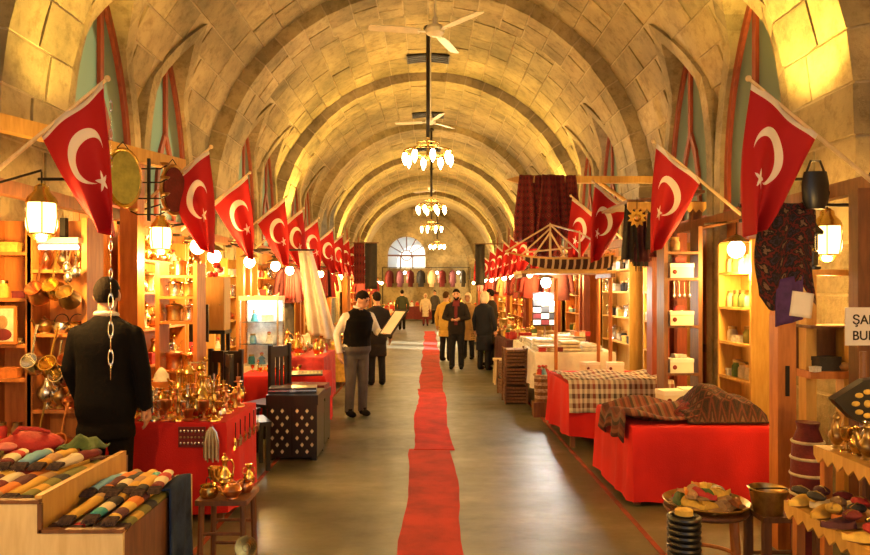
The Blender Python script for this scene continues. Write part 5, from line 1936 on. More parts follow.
for txt, z in (('\u015eALVAR', 0.015), ('BULUNUR', -0.085)):
    c = bpy.data.curves.new('lettering', 'FONT')
    c.body = txt
    c.size = 0.082
    c.extrude = 0.0008
    c.offset = 0.0012
    c.materials.append(M['black'])
    o = bpy.data.objects.new('lettering', c)
    COL.objects.link(o)
    lm = bpy.data.meshes.new_from_object(o.evaluated_get(bpy.context.evaluated_depsgraph_get()))
    bpy.data.objects.remove(o)
    o = link('lettering', lm, sg)
    o.location = (-0.205, -0.0015, z)
    o.rotation_euler = (R(90), 0, 0)

# stools with trays
st1 = thing('round_stool', 'low round stool carrying a tray of dried peppers', 'stool', (X(706, 4.05), 4.05, 0))
MB().lathe([(0, 0.44), (0.22, 0.44), (0.235, 0.455), (0.235, 0.47), (0, 0.47)], 24).build('seat', 'wood_brown', st1)
for k in range(5):
    a = 2 * PI * k / 5 + 0.3
    MB().tube([(0.21 * math.cos(a), 0.21 * math.sin(a), 0), (0.18 * math.cos(a), 0.18 * math.sin(a), 0.44)], 0.02, 8).build('leg', 'wood_orange', st1)
MB().ring((0, 0, 0.18), 0.19, 0.012, 24, 6).build('rung_ring', 'wood_orange', st1)
tr_ = thing('round_tray', 'wide dark tray on the low round stool heaped with slippers', 'tray', (X(706, 4.05), 4.05, 0.471))
MB().lathe([(0, 0), (0.20, 0), (0.235, 0.03), (0.242, 0.034), (0.236, 0.038), (0.2, 0.008), (0, 0.008)], 28).build('dish', 'brass_old', tr_)
for i in range(18):
    a = 2 * PI * i / 9
    rad_ = (0.14 if i < 9 else 0.07)
    c = ['gold', 'orange', 'tan', 'crimson', 'leaf', 'gold', 'mustard', 'tan', 'orange', 'cream', 'gold'][i % 11]
    place('slipper|' + c, (X(706, 4.05) + rad_ * math.cos(a), 4.05 + rad_ * math.sin(a), 0.485 + (0.0 if i < 9 else 0.048)), a + 1.9 + rr.uniform(-0.5, 0.5), 0.9, '%s pointed slipper heaped on the round tray' % c, 'slipper', 'slippers on the round tray')
dr = thing('bangle_stack', 'black stack of bangles standing before the round stool', 'bangle stack', (X(684, 3.62), 3.62, 0))
MB().cyl((0, 0, 0), (0, 0, 0.56), 0.05, n=14).build('core', 'black', dr)
MB().cyl((0, 0, 0.52), (0, 0, 0.585), 0.045, n=14).build('spindle', 'gold', dr)
for k in range(18):
    MB().ring((0, 0, 0.016 + k * 0.031), 0.072, 0.0148, 24, 8).build('bangle', 'black', dr)
st2 = thing('square_stool', 'small square wooden stool under the bucket and red peppers', 'stool', (X(782, 3.95), 3.95, 0))
MB().box(-0.17, 0.17, -0.14, 0.14, 0.45, 0.48).build('seat', 'wood_brown', st2, smooth=False)
for sx in (-1, 1):
    for sy in (-1, 1):
        MB().box(sx * 0.14 - 0.02, sx * 0.14 + 0.02, sy * 0.11 - 0.02, sy * 0.11 + 0.02, 0, 0.45).build('leg', 'wood_brown', st2, smooth=False)
for s in (-1, 1):
    MB().cyl((-0.14, s * 0.11, 0.2), (0.14, s * 0.11, 0.2), 0.012, n=6).build('rung', 'wood_brown', st2)
bk = thing('tin_bucket', 'dull metal bucket standing on the square stool', 'bucket', (X(768, 3.9), 3.9, 0.481))
MB().lathe([(0, 0), (0.075, 0), (0.10, 0.13), (0.106, 0.135), (0.10, 0.14), (0.094, 0.13), (0.07, 0.01), (0, 0.01)], 20).build('pail', 'brass_old', bk)
MB().tube([(-0.1, 0, 0.125)] + [(-0.1 * math.cos(PI * i / 8), -0.07 * math.sin(PI * i / 8), 0.125 + 0.03 * math.sin(PI * i / 8)) for i in range(1, 8)] + [(0.1, 0, 0.125)], 0.005, 6).build('bail_handle', 'iron', bk)
for i, (dx, dy, c) in enumerate(((0.06, -0.06, 'crimson'), (0.09, 0.0, 'orange'), (0.05, 0.05, 'crimson'), (0.12, -0.05, 'orange'))):
    p = thing('pepper', '%s dried pepper lying beside the tin bucket' % c, 'pepper', (X(782, 3.95) + dx, 3.95 + dy, 0.482), i * 0.8, 'dried peppers')
    MB().tube([(-0.05, 0, 0.022), (-0.01, 0, 0.026), (0.03, 0.006, 0.02), (0.065, 0.015, 0.012)], [0.018, 0.024, 0.018, 0.004], 10).build('fruit', c, p)
    MB().tube([(-0.05, 0, 0.024), (-0.075, 0, 0.032)], [0.008, 0.005], 6).build('stem', 'leaf', p)

# tiered display with scalloped shelf edges
td = thing('tiered_stand', 'tiered wooden stand with scalloped yellow shelf edges full of goods', 'display stand', (0, 0, 0))
for x0, x1, z, ya, yb in ((1.95, 2.75, 0.94, 2.2, 3.52), (1.74, 2.05, 0.70, 2.2, 3.40), (1.50, 1.80, 0.22, 2.2, 3.30)):
    MB().box(x0, x1, ya, yb, z - 0.03, z).build('shelf_board', 'wood_yellow', td, smooth=False)
    n = int((yb - ya) / 0.08)
    for k in range(n):
        y0 = ya + (yb - ya) * k / n
        y1 = ya + (yb - ya) * (k + 1) / n
        MB().prism([(y0, z), (y0, z - 0.045), ((y0 + y1) / 2, z - 0.08), (y1, z - 0.045), (y1, z)], x0 - 0.012, x0 - 0.001, axis='x').build('scallop', 'wood_yellow', td, smooth=False)
for x, y, z in ((1.98, 3.48, 0.91), (1.98, 2.25, 0.91), (2.72, 3.48, 0.91), (2.72, 2.25, 0.91), (1.78, 3.36, 0.67), (1.78, 2.25, 0.67), (1.54, 3.26, 0.19), (1.54, 2.25, 0.19), (1.76, 3.26, 0.19)):
    MB().box(x - 0.02, x + 0.02, y - 0.02, y + 0.02, 0, z).build('leg', 'wood_orange', td, smooth=False)
kd = [('ewer', 'brass_old', 0.55), ('vase', 'silver', 0.65), ('teapot', 'brass_old', 0.6), ('jar', 'gold', 0.7), ('vase', 'brass', 0.6), ('mortar', 'brass_old', 0.9), ('pot', 'silver', 0.6), ('ewer', 'silver', 0.5), ('goblet', 'brass', 0.9), ('vase', 'brass_old', 0.7), ('teapot', 'silver', 0.6), ('candlestick', 'brass', 0.8)]
for i in range(36):
    k, m, s = kd[(i * 5) % 12]
    place(k + '|' + m, (2.02 + 0.085 * (i % 4), 3.46 - 0.08 * (i // 4) - 0.02 * (i % 2), 0.941), rr.uniform(0, 6), s * 0.9, '%s %s on the highest tier of the scalloped stand' % (m.replace('brass_old', 'dull brass'), k), k, 'wares on the scalloped stand')
for i in range(12):
    c = ['gold', 'cream', 'mustard', 'orange', 'plum', 'charcoal', 'gold', 'crimson', 'tan', 'plum', 'cream', 'charcoal'][i]
    place('slipper|' + c, (1.80 + 0.10 * (i % 2), 3.33 - 0.085 * i, 0.701), 3.3 + rr.uniform(-0.4, 0.4), 0.85, '%s slipper on the middle tier of the scalloped stand' % c, 'slipper', 'slippers on the scalloped stand')
for i in range(8):
    c = ['plum', 'cream', 'maroon', 'cream', 'charcoal', 'tan', 'maroon', 'plum'][i]
    place('purse|' + c, (1.57 + 0.10 * (i % 2), 3.24 - 0.09 * i, 0.221), rr.uniform(0, 3), 1.1, '%s pouch on the lowest tier of the scalloped stand' % c, 'pouch', 'pouches on the scalloped stand')
for i in range(14):
    c = ['charcoal', 'plum', 'maroon', 'charcoal', 'tan', 'crimson', 'gold'][i % 7]
    place('purse|' + c, (1.79 + 0.075 * (i % 3), 3.36 - 0.045 * i, 0.74 + 0.012 * (i % 2)), rr.uniform(0, 3), 0.85, '%s pouch heaped over the slippers of the middle tier' % c, 'pouch', 'pouches on the middle tier')
for i in range(9):
    c = ['cream', 'orange', 'crimson', 'cream', 'charcoal', 'gold', 'plum', 'cream', 'orange'][i]
    woven_roll(1.56 + 0.05 * (i % 3), 3.16 - 0.10 * (i // 3) - 0.03 * (i % 2), 0.262 + 0.03 * (i // 3), 0.22, 0.026, 1.2 + 0.15 * (i % 3), {'cream': 'cream', 'orange': 'orange-and-brown', 'crimson': 'crimson-and-cream', 'charcoal': 'charcoal', 'gold': 'yellow-and-plum', 'plum': 'maroon'}[c], 'short %s woven roll piled on the lowest tier of the scalloped stand' % c)['group'] = 'rolls on the scalloped stand'
gb = thing('embroidered_bag', 'black bag with gold embroidery hanging over the scalloped stand', 'bag', (2.27, 3.60, 0))
MB().cyl((0, 0.05, 0), (0, 0.05, 1.40), 0.018, n=8).build('stand_pole', 'wood_brown', gb)
pts = [(-0.20, 0), (-0.10, -0.10), (0.02, -0.15), (0.16, -0.08), (0.22, 0.05), (0.10, 0.12), (-0.04, 0.10)]
MB().prism([(x, 1.16 + z) for x, z in pts], -0.03, 0.03).build('bag_body', 'black', gb, smooth=False)
for k in range(8):
    a = k * PI / 4
    MB().ball((-0.03 + 0.06 * math.cos(a), -0.033, 1.14 + 0.06 * math.sin(a)), (0.022, 0.006, 0.014), 8, 6).build('petal', 'gold', gb)
MB().ball((-0.03, -0.034, 1.14), (0.02, 0.007, 0.02), 8, 6).build('boss', 'gold', gb)
j_ = thing('striped_pot', 'red striped earthen jar standing by the carved post', 'jar', (2.36, 4.35, 0))
MB().lathe([(0, 0), (0.08, 0), (0.10, 0.15), (0.10, 0.6), (0.09, 0.78), (0.06, 0.86), (0.07, 0.9), (0, 0.9)], 18).build('body', 'maroon', j_)
for z in (0.46, 0.58, 0.68, 0.78):
    MB().ring((0, 0, z), 0.099 - 0.06 * max(0, z - 0.62), 0.010, 22, 6).build('band', 'cream', j_)

# ================================================================== stalls further along
# lit glass display case and white drape
t = thing('display_case', 'white-lit glass display case on the brassware side', 'display case', (-2.28, 9.62, 0))
MB().box(-0.27, 0.27, -0.2, 0.2, 0, 0.70).build('plinth', 'fan_white', t, smooth=False)
for sx in (-1, 1):
    for sy in (-1, 1):
        MB().box(sx * 0.255 - 0.012, sx * 0.255 + 0.012, sy * 0.188 - 0.012, sy * 0.188 + 0.012, 0.70, 1.58).build('corner_post', 'silver', t, smooth=False)
MB().box(-0.27, 0.27, -0.2, 0.2, 1.58, 1.64).build('top', 'fan_white', t, smooth=False)
for z in (0.98, 1.28):
    MB().box(-0.24, 0.24, -0.17, 0.17, z, z + 0.008).build('glass_shelf', 'glass', t, smooth=False)
MB().box(-0.245, 0.245, 0.17, 0.18, 0.70, 1.58).build('back_panel', 'white', t, smooth=False)
MB().box(-0.245, 0.245, -0.2, -0.196, 0.70, 1.58).build('front_pane', 'glass', t, smooth=False)
MB().cyl((-0.22, 0.1, 1.555), (0.22, 0.1, 1.555), 0.015, n=8).build('tube', 'tube_cool', t)
al = point_light('case_light', (-2.28, 9.58, 1.50), 9, (0.78, 0.92, 1.0), None, 0.08)
for i, (x, z, c, k) in enumerate(((-0.14, 0.705, 'teal', 'jar'), (0.0, 0.705, 'sky_blue', 'doll'), (0.14, 0.705, 'white', 'jar'), (-0.12, 0.99, 'sky_blue', 'jar'), (0.1, 0.99, 'white', 'doll'), (-0.1, 1.29, 'teal', 'doll'), (0.08, 1.29, 'white', 'box'))):
    place(k + '|' + c, (-2.28 + x, 9.60, z + 0.001), 0.2, 0.9, '%s %s inside the white-lit glass display case, %s shelf' % (c.replace('_', ' '), k, {0.705: 'bottom', 0.99: 'middle', 1.29: 'top'}[z]), k)


def white_drape(u, v):
    return (-2.12 + 0.22 * u + 0.42 * v * (0.35 + 0.65 * u) + 0.0, 11.45 + 0.06 * math.sin(u * 14 + 2 * v) * (0.4 + v), 2.36 - v * (1.35 + 0.12 * u))


o = sheet('white_drape', white_drape, 22, 18, 'white_cloth', None, 0.008)
tag(o, 'long white cloth draped slantwise beside the glass display case', 'drape')
o = MB().cyl((-2.86, 11.45, 2.375), (-1.86, 11.45, 2.375), 0.014, n=8).build('curtain_pole', 'iron')
tag(o, 'thin iron pole holding the white draped cloth', 'pole')

# white-cloth stall
table(1.52, 2.62, 9.85, 12.3, 0.84, 'long wooden table under the white cloth')
tablecloth(1.52, 2.62, 9.85, 12.3, 0.84, 0.5, 'white cloth covering the long table of folded linens', 'white_cloth', seed=22)
WT = 0.846
rw = random.Random(31)
for i in range(18):
    c = ['white', 'cream', 'white', 'white', 'tan', 'cream'][i % 6]
    place('textile|' + c, (1.70 + 0.32 * (i % 3), 10.05 + 0.36 * (i // 3), WT), rw.uniform(-0.12, 0.12), (1.05, 1.25, rw.uniform(0.8, 2.2)), 'folded %s linen stacked on the white-cloth table' % c, 'linen', 'linens on the white-cloth table')
for i in range(9):
    c = ['crimson', 'tan', 'maroon', 'orange', 'cream'][i % 5]
    place('box|' + c, (1.60 + 0.12 * (i % 3) + 0.02, 9.90 + 0.04 + 0.0 * i, WT + 0.106 * (i // 3)) if i < 3 else (2.2 + 0.06 * (i % 3), 9.95 + 0.3 * (i // 3), WT + 0.2), rw.uniform(-0.2, 0.2), 0.6, 'small %s box set among the linens of the white-cloth table' % c, 'box', 'boxes among the linens')


@builder
def crate():
    t = thing('wicker_crate', 'crate', 'crate')
    for k in range(5):
        z = 0.02 + k * 0.05
        MB().loft([[(a, b_, zz) for a, b_ in ((-0.16, -0.2), (0.16, -0.2), (0.16, 0.2), (-0.16, 0.2))] for zz in (z, z + 0.036)]).build('slat', 'wicker', t, smooth=False)
    for sx in (-1, 1):
        for sy in (-1, 1):
            MB().box(sx * 0.163 - 0.014, sx * 0.163 + 0.014, sy * 0.203 - 0.014, sy * 0.203 + 0.014, 0, 0.28).build('corner_post', 'wicker', t, smooth=False)
    return t


for i in range(3):
    place('crate', (1.33, 10.75, 0.281 * i), 0, 1.0, 'dark woven crate at the corner of the white-cloth table, %s of its stack' % ('bottom', 'middle', 'top')[i], 'crate', 'woven crates')
for i in range(2):
    place('crate', (1.35, 11.5, 0.281 * i), 0.1, 1.0, 'dark woven crate against the side of the white-cloth table, %s of two' % ('lower', 'upper')[i], 'crate', 'woven crates')
bsk = thing('wicker_basket', 'pale patterned basket on a low stand before the white-cloth table', 'basket', (1.56, 9.55, 0))
MB().box(-0.13, 0.13, -0.1, 0.1, 0.0, 0.2).build('stand', 'wood_brown', bsk, smooth=False)
for k in range(8):
    MB().loft([[((0.105 + 0.0015 * k) * math.cos(2 * PI * j / 18), (0.09 + 0.0015 * k) * math.sin(2 * PI * j / 18), zz) for j in range(18)] for zz in (0.2 + k * 0.045, 0.2 + k * 0.045 + 0.043)]).build('weave_band', 'wicker_pale' if k % 2 else 'wicker', bsk)
MB().ring((0, 0, 0.565), 0.118, 0.014, 24, 6).build('rim', 'wicker_pale', bsk)
for i in range(5):
    place('doll|' + ['crimson', 'white', 'gold', 'crimson', 'sky_blue'][i], (1.56 + 0.05 * math.cos(i * 1.26), 9.55 + 0.04 * math.sin(i * 1.26), 0.562), i, 0.75, 'little rag doll in %s dress standing in the pale basket' % ['red', 'white', 'yellow', 'red', 'blue'][i], 'doll', 'dolls in the basket')
ls = thing('lamp_pole', 'thin pole on the white-cloth table carrying a white lamp and card rack', 'lamp pole', (1.87, 11.22, WT))
MB().cyl((0, 0, 0), (0, 0, 1.32), 0.014, n=8).build('pole', 'chrome', ls)
MB().lathe([(0, 0), (0.10, 0), (0.10, 0.02), (0.02, 0.035), (0, 0.035)], 14).build('base', 'iron', ls)
MB().tube([(0, 0, 1.30), (0, -0.12, 1.30), (0, -0.12, 1.25)], 0.008, 6).build('lamp_arm', 'chrome', ls)
for k in range(5):
    for q in range(3):
        MB().box(-0.19 + q * 0.13, -0.07 + q * 0.13, -0.05, -0.04, 0.32 + k * 0.10, 0.32 + k * 0.10 + 0.075).build('card', ['paper', 'maroon', 'paper', 'charcoal', 'cream'][(k + q) % 5], ls, smooth=False)
MB().box(-0.20, 0.20, -0.04, -0.02, 0.30, 0.83).build('card_rack', 'iron', ls, smooth=False)
sto = thing('wooden_stool', 'pale wooden stool at the end of the white-cloth table', 'stool', (1.36, 12.85, 0))
MB().box(-0.16, 0.16, -0.16, 0.16, 0.42, 0.46).build('seat', 'wood_pale', sto, smooth=False)
for sx in (-1, 1):
    for sy in (-1, 1):
        MB().cyl((sx * 0.14, sy * 0.14, 0), (sx * 0.12, sy * 0.12, 0.42), 0.02, n=8).build('leg', 'wood_pale', sto)

KIND_M = [('vase', 'brass'), ('teapot', 'copper'), ('ewer', 'brass'), ('jar', 'gold'), ('jar', 'crimson'), ('box', 'tan'), ('doll', 'orange'), ('can', 'brass_old'), ('pot', 'copper'), ('textile', 'maroon'), ('textile', 'cream'), ('box', 'white'), ('jar', 'leaf'), ('doll', 'white'), ('box', 'crimson'), ('textile', 'sky_blue')]


HEI = {'ewer': 0.37, 'vase': 0.25, 'can': 0.23, 'pot': 0.2, 'teapot': 0.16, 'jar': 0.15, 'box': 0.11, 'doll': 0.18, 'textile': 0.09}
WID = {'ewer': 0.25, 'can': 0.20, 'pot': 0.18, 'teapot': 0.26, 'box': 0.19, 'textile': 0.28, 'vase': 0.13, 'jar': 0.1, 'doll': 0.12}


def wares(rng, spots, where, grp, smin=0.9, smax=1.3, pool=KIND_M, hmax=0.6, wmax=0.6):
    for p in spots:
        k, m = rng.choice(pool)
        place(k + '|' + m, p, rng.uniform(0, 6.28) if k not in ('box', 'textile') else rng.uniform(-0.3, 0.3), min(rng.uniform(smin, smax), hmax / HEI[k], wmax / WID[k]),
              '%s %s %s' % (m.replace('brass_old', 'dull brass').replace('_', ' '), k, where), k, grp)


def stall(side, y0, y1, cloth, seed, step, gs, pool=KIND_M, garments=('maroon', 'plum', 'crimson', 'tan', 'charcoal'), lamp=None, nhang=6):
    rng = random.Random(seed)
    row = 'brassware' if side < 0 else 'textile'
    xa, xb = sorted((side * 1.50, side * 2.35))
    cn_ = cloth.replace('_', ' ')
    table(xa, xb, y0, y1, 0.76, 'wooden table under the %s cloth in the %s row' % (cn_, row))
    tablecloth(xa, xb, y0, y1, 0.76, 0.66, '%s cloth skirting a stall table in the %s row' % (cn_, row), cloth, seed=seed)
    n = int((y1 - y0 - 0.2) / step)
    sp = []
    for j in range(n):
        for i in range(3):
            sp.append((side * (1.62 + 0.27 * i) + rng.uniform(-0.03, 0.03), y0 + 0.15 + (j + 0.5) * (y1 - y0 - 0.3) / n, 0.767))
    wares(rng, sp, 'on the %s cloth in the %s row' % (cn_, row), 'wares on the %s stall' % cn_, gs, gs * 1.35, pool, 0.6, 0.25)
    # shelf behind, facing the aisle
    w = (y1 - y0) * 0.48
    for half in (0, 1):
        yc = y0 + (y1 - y0) * (0.25 + 0.5 * half)
        lv = (0.35, 0.85, 1.25, 1.62, 1.95)
        rz = PI / 2 * (1 if side < 0 else -1)
        shelf_unit(side * 3.16, yc, rz, w, 2.2, 0.26, lv, 'tall wooden shelf behind the %s stall, %s of its pair' % (cn_, ('nearer the entrance', 'nearer the end wall')[half]), 'wood_yellow' if seed % 2 else 'wood_orange', group='shelves behind the %s stall' % cn_)
        sp = []
        for z in lv[1:]:
            m_ = max(2, int(w / (step * 1.05)))
            for q in range(m_):
                sp.append(on_shelf(side * 3.16, yc, rz, -w / 2 + 0.12 + (w - 0.24) * q / max(1, m_ - 1), z, -0.02))
        wares(rng, sp, 'on the tall shelf behind the %s stall' % cn_, 'wares on the shelf of the %s stall' % cn_, gs * 0.95, gs * 1.25, pool, 0.29, 0.24)
    hr_ = MB().cyl((side * 2.62, y0 + 0.1, 2.30), (side * 2.62, y1 - 0.1, 2.30), 0.012, n=6).build('hanging_rail', 'iron')
    tag(hr_, 'thin iron hanging rail over the %s stall' % cn_, 'rail')
    for yy in (y0 + 0.15, y1 - 0.15):
        MB().cyl((side * 2.62, yy, 2.30), (side * 2.86, yy, 2.40), 0.01, n=6).build('stay', 'iron', hr_)
    for i in range(nhang):
        c = garments[i % len(garments)]
        k = 'garment' if rng.random() < 0.6 else 'scarf'
        yy = y0 + 0.3 + (y1 - y0 - 0.6) * (i + 0.5) / nhang
        if any(sd_ == side and abs(ly - yy) < 0.28 for sd_, ly in LAMP_AT):
            yy += 0.3
            if yy > y1 - 0.15 or any(sd_ == side and abs(ly - yy) < 0.28 for sd_, ly in LAMP_AT):
                yy -= 0.6
        place(k + '|' + c, (side * 2.62, yy, 2.29 - (0.125 if k == 'garment' else 0.0)), rng.uniform(-0.5, 0.5), rng.uniform(0.75, 0.95), '%s %s hanging over the %s stall' % (c, k, cn_), k, 'clothes over the %s stall' % cn_)


BRASSY = [('vase', 'brass'), ('teapot', 'copper'), ('ewer', 'brass'), ('jar', 'gold'), ('can', 'brass_old'), ('pot', 'copper'), ('teapot', 'silver'), ('doll', 'white'), ('box', 'crimson'), ('jar', 'crimson'), ('box', 'white'), ('can', 'silver')]
stall(-1, 9.95, 11.2, 'crimson', 41, 0.22, 0.9, BRASSY, nhang=0)
stall(-1, 12.4, 15.4, 'mustard', 42, 0.27, 1.0, BRASSY)
stall(-1, 17.2, 20.3, 'maroon', 43, 0.36, 1.2)
stall(-1, 26.8, 30.0, 'orange', 44, 0.55, 1.5, nhang=5)
stall(-1, 31.6, 34.6, 'cream', 45, 0.6, 1.6, nhang=5)
stall(1, 13.3, 15.4, 'plum', 46, 0.27, 1.0)
stall(1, 17.2, 20.3, 'leaf', 47, 0.36, 1.2)
stall(1, 21.9, 25.2, 'tan', 48, 0.42, 1.3)
stall(1, 26.8, 30.0, 'gold', 49, 0.55, 1.5, nhang=5)
stall(1, 31.6, 34.6, 'pink', 50, 0.6, 1.6, nhang=5)

# shelves on the near textile side behind the tables
for yc, w, wd, lb in ((9.25, 1.2, 'wood_yellow', 'tall yellow shelf of jars behind the plaid table'), (11.35, 1.6, 'wood_yellow', 'tall yellow shelf of boxes behind the white-cloth table')):
    lv = (0.4, 0.9, 1.3, 1.7, 2.05)
    shelf_unit(3.16, yc, -PI / 2, w, 2.3, 0.26, lv, lb, wd)
    sp = [on_shelf(3.16, yc, -PI / 2, -w / 2 + 0.12 + (w - 0.24) * q / 5, z, -0.02) for z in lv[1:] for q in range(6)]
    wares(random.Random(int(yc * 10)), sp, 'on the %s' % lb[5:], 'wares on the ' + lb, 0.9, 1.25, [('jar', 'gold'), ('jar', 'charcoal'), ('box', 'white'), ('jar', 'cream'), ('can', 'silver'), ('box', 'charcoal'), ('doll', 'white'), ('box', 'gold')], 0.3, 0.22)
for yc, w, lb in ((8.1, 1.3, 'tall orange shelf of brassware in front of the nearest window bay'), (9.2, 0.7, 'narrow orange shelf of brassware behind the small red table')):
    lv = (0.4, 0.9, 1.3, 1.7, 2.05)
    shelf_unit(-3.16, yc, PI / 2, w, 2.3, 0.26, lv, lb, 'wood_orange')
    nq = 6 if w > 1 else 3
    sp = [on_shelf(-3.16, yc, PI / 2, -w / 2 + 0.12 + (w - 0.24) * q / (nq - 1), z, -0.02) for z in lv[1:] for q in range(nq)]
    wares(random.Random(int(yc * 10)), sp, 'on the %s' % lb[5:].replace('ow ', '', 1) if lb.startswith('narr') else 'on the %s' % lb[5:], 'wares on the ' + lb, 0.9, 1.25, BRASSY, 0.3, 0.22)

lv = (0.4, 0.85, 1.2, 1.55, 1.9)
shelf_unit(3.14, 6.92, -PI / 2, 0.72, 2.2, 0.24, lv, 'yellow shelf of green jars and white boxes behind the kilim table', 'wood_yellow')
wares(random.Random(77), [on_shelf(3.14, 6.92, -PI / 2, -0.25 + 0.125 * q, z, -0.02) for z in lv[1:] for q in range(5)], 'on the yellow shelf behind the kilim table', 'wares behind the kilim table', 0.9, 1.2,
      [('jar', 'leaf'), ('jar', 'olive'), ('box', 'white'), ('jar', 'gold'), ('jar', 'cream')], 0.28, 0.12)

# tall dark carpets hung further down the hall
for x, y, w, zt_, zb_, m, lb in ((-1.62, 19.9, 0.34, 3.05, 1.75, 'charcoal', 'tall black cloth banner hung over the maroon stall'), (-1.95, 19.85, 0.30, 3.05, 1.9, 'kilim_red', 'dark red carpet hung beside the black cloth banner'),
                                 (1.46, 19.6, 0.26, 3.0, 1.85, 'charcoal', 'tall dark banner with pale marks hung over the green stall')):
    o = sheet('hanging_banner', lambda u, v, x=x, y=y, w=w, zt_=zt_, zb_=zb_: (x + (u - 0.5) * w, y + 0.03 * math.sin(u * 8 + v), zt_ + (zb_ - zt_) * v), 10, 12, m, None, 0.02)
    tag(o, lb, 'banner')
for s, xx in ((-1, 1.4), (1, 1.3)):
    o = MB().cyl((s * xx, 19.87 if s < 0 else 19.6, 3.06 if s < 0 else 3.01), (s * 3.2, 19.87 if s < 0 else 19.6, 3.06 if s < 0 else 3.01), 0.016, n=6).build('banner_pole', 'wood_brown')
    for q in (0,):
        MB().cyl((s * 2.9, 19.87 if s < 0 else 19.6, 2.46), (s * 2.9, 19.87 if s < 0 else 19.6, 3.05), 0.02, n=6).build('upright', 'wood_brown', o)
    tag(o, 'wooden pole with banners jutting over the %s stall' % ('maroon' if s < 0 else 'green'), 'pole')

# end of the hall: long stall and garment rail before the end wall
table(-2.3, 2.2, 38.6, 39.6, 0.8, 'long wooden table before the end wall')
tablecloth(-2.3, 2.2, 38.6, 39.6, 0.8, 0.7, 'dark red cloth on the long table before the end wall', 'maroon', seed=60)
rng = random.Random(61)
wares(rng, [(-2.1 + 0.3 * i, 38.8 + 0.28 * j, 0.807) for i in range(14) for j in range(3)], 'on the long table before the end wall', 'wares before the end wall', 1.5, 2.2, [('doll', 'white'), ('jar', 'crimson'), ('textile', 'cream'), ('box', 'white'), ('vase', 'brass'), ('textile', 'orange'), ('jar', 'gold'), ('textile', 'crimson')], 0.6, 0.27)
gr = thing('garment_rail', 'long iron garment rail on posts before the end wall', 'garment rail', (0, 39.9, 0))
MB().cyl((-2.6, 0, 3.0), (2.4, 0, 3.0), 0.02, n=8).build('rail', 'iron', gr)
for x in (-2.6, 2.4):
    MB().cyl((x, 0, 0), (x, 0, 3.0), 0.025, n=8).build('post', 'iron', gr)
for i in range(8):
    c = ['maroon', 'plum', 'maroon', 'charcoal', 'tan', 'maroon', 'plum', 'charcoal'][i % 8]
    place('garment|' + c, (-2.2 + 0.6 * i, 39.9, 2.83), 1.15 + rng.uniform(-0.1, 0.1), 1.3, '%s garment on the rail before the end wall' % c, 'garment', 'garments before the end wall')
for x in (-1.3, 0.5, 1.7):
    el_ = put_lamp('lamp_white', x, 39.3, 2.72, 'white bulb lamp over the long table before the end wall', LAMP_W * 0.8, (1.0, 0.72, 0.35), 'end wall lamps', rail=False)
    MB().tube([(0, 0, 0.24), (0, 0.6, 0.27)], 0.008, 6).build('bracket_arm', 'iron', el_)

# ================================================================== people
def lerp_path(pts, rad, k=4):
    P, Q = [], []
    for i in range(len(pts) - 1):
        for j in range(k):
            u = j / k
            P.append(Vector(pts[i]).lerp(Vector(pts[i + 1]), u))
            Q.append(rad[i] + (rad[i + 1] - rad[i]) * u)
    P.append(Vector(pts[-1]))
    Q.append(rad[-1])
    return P, Q


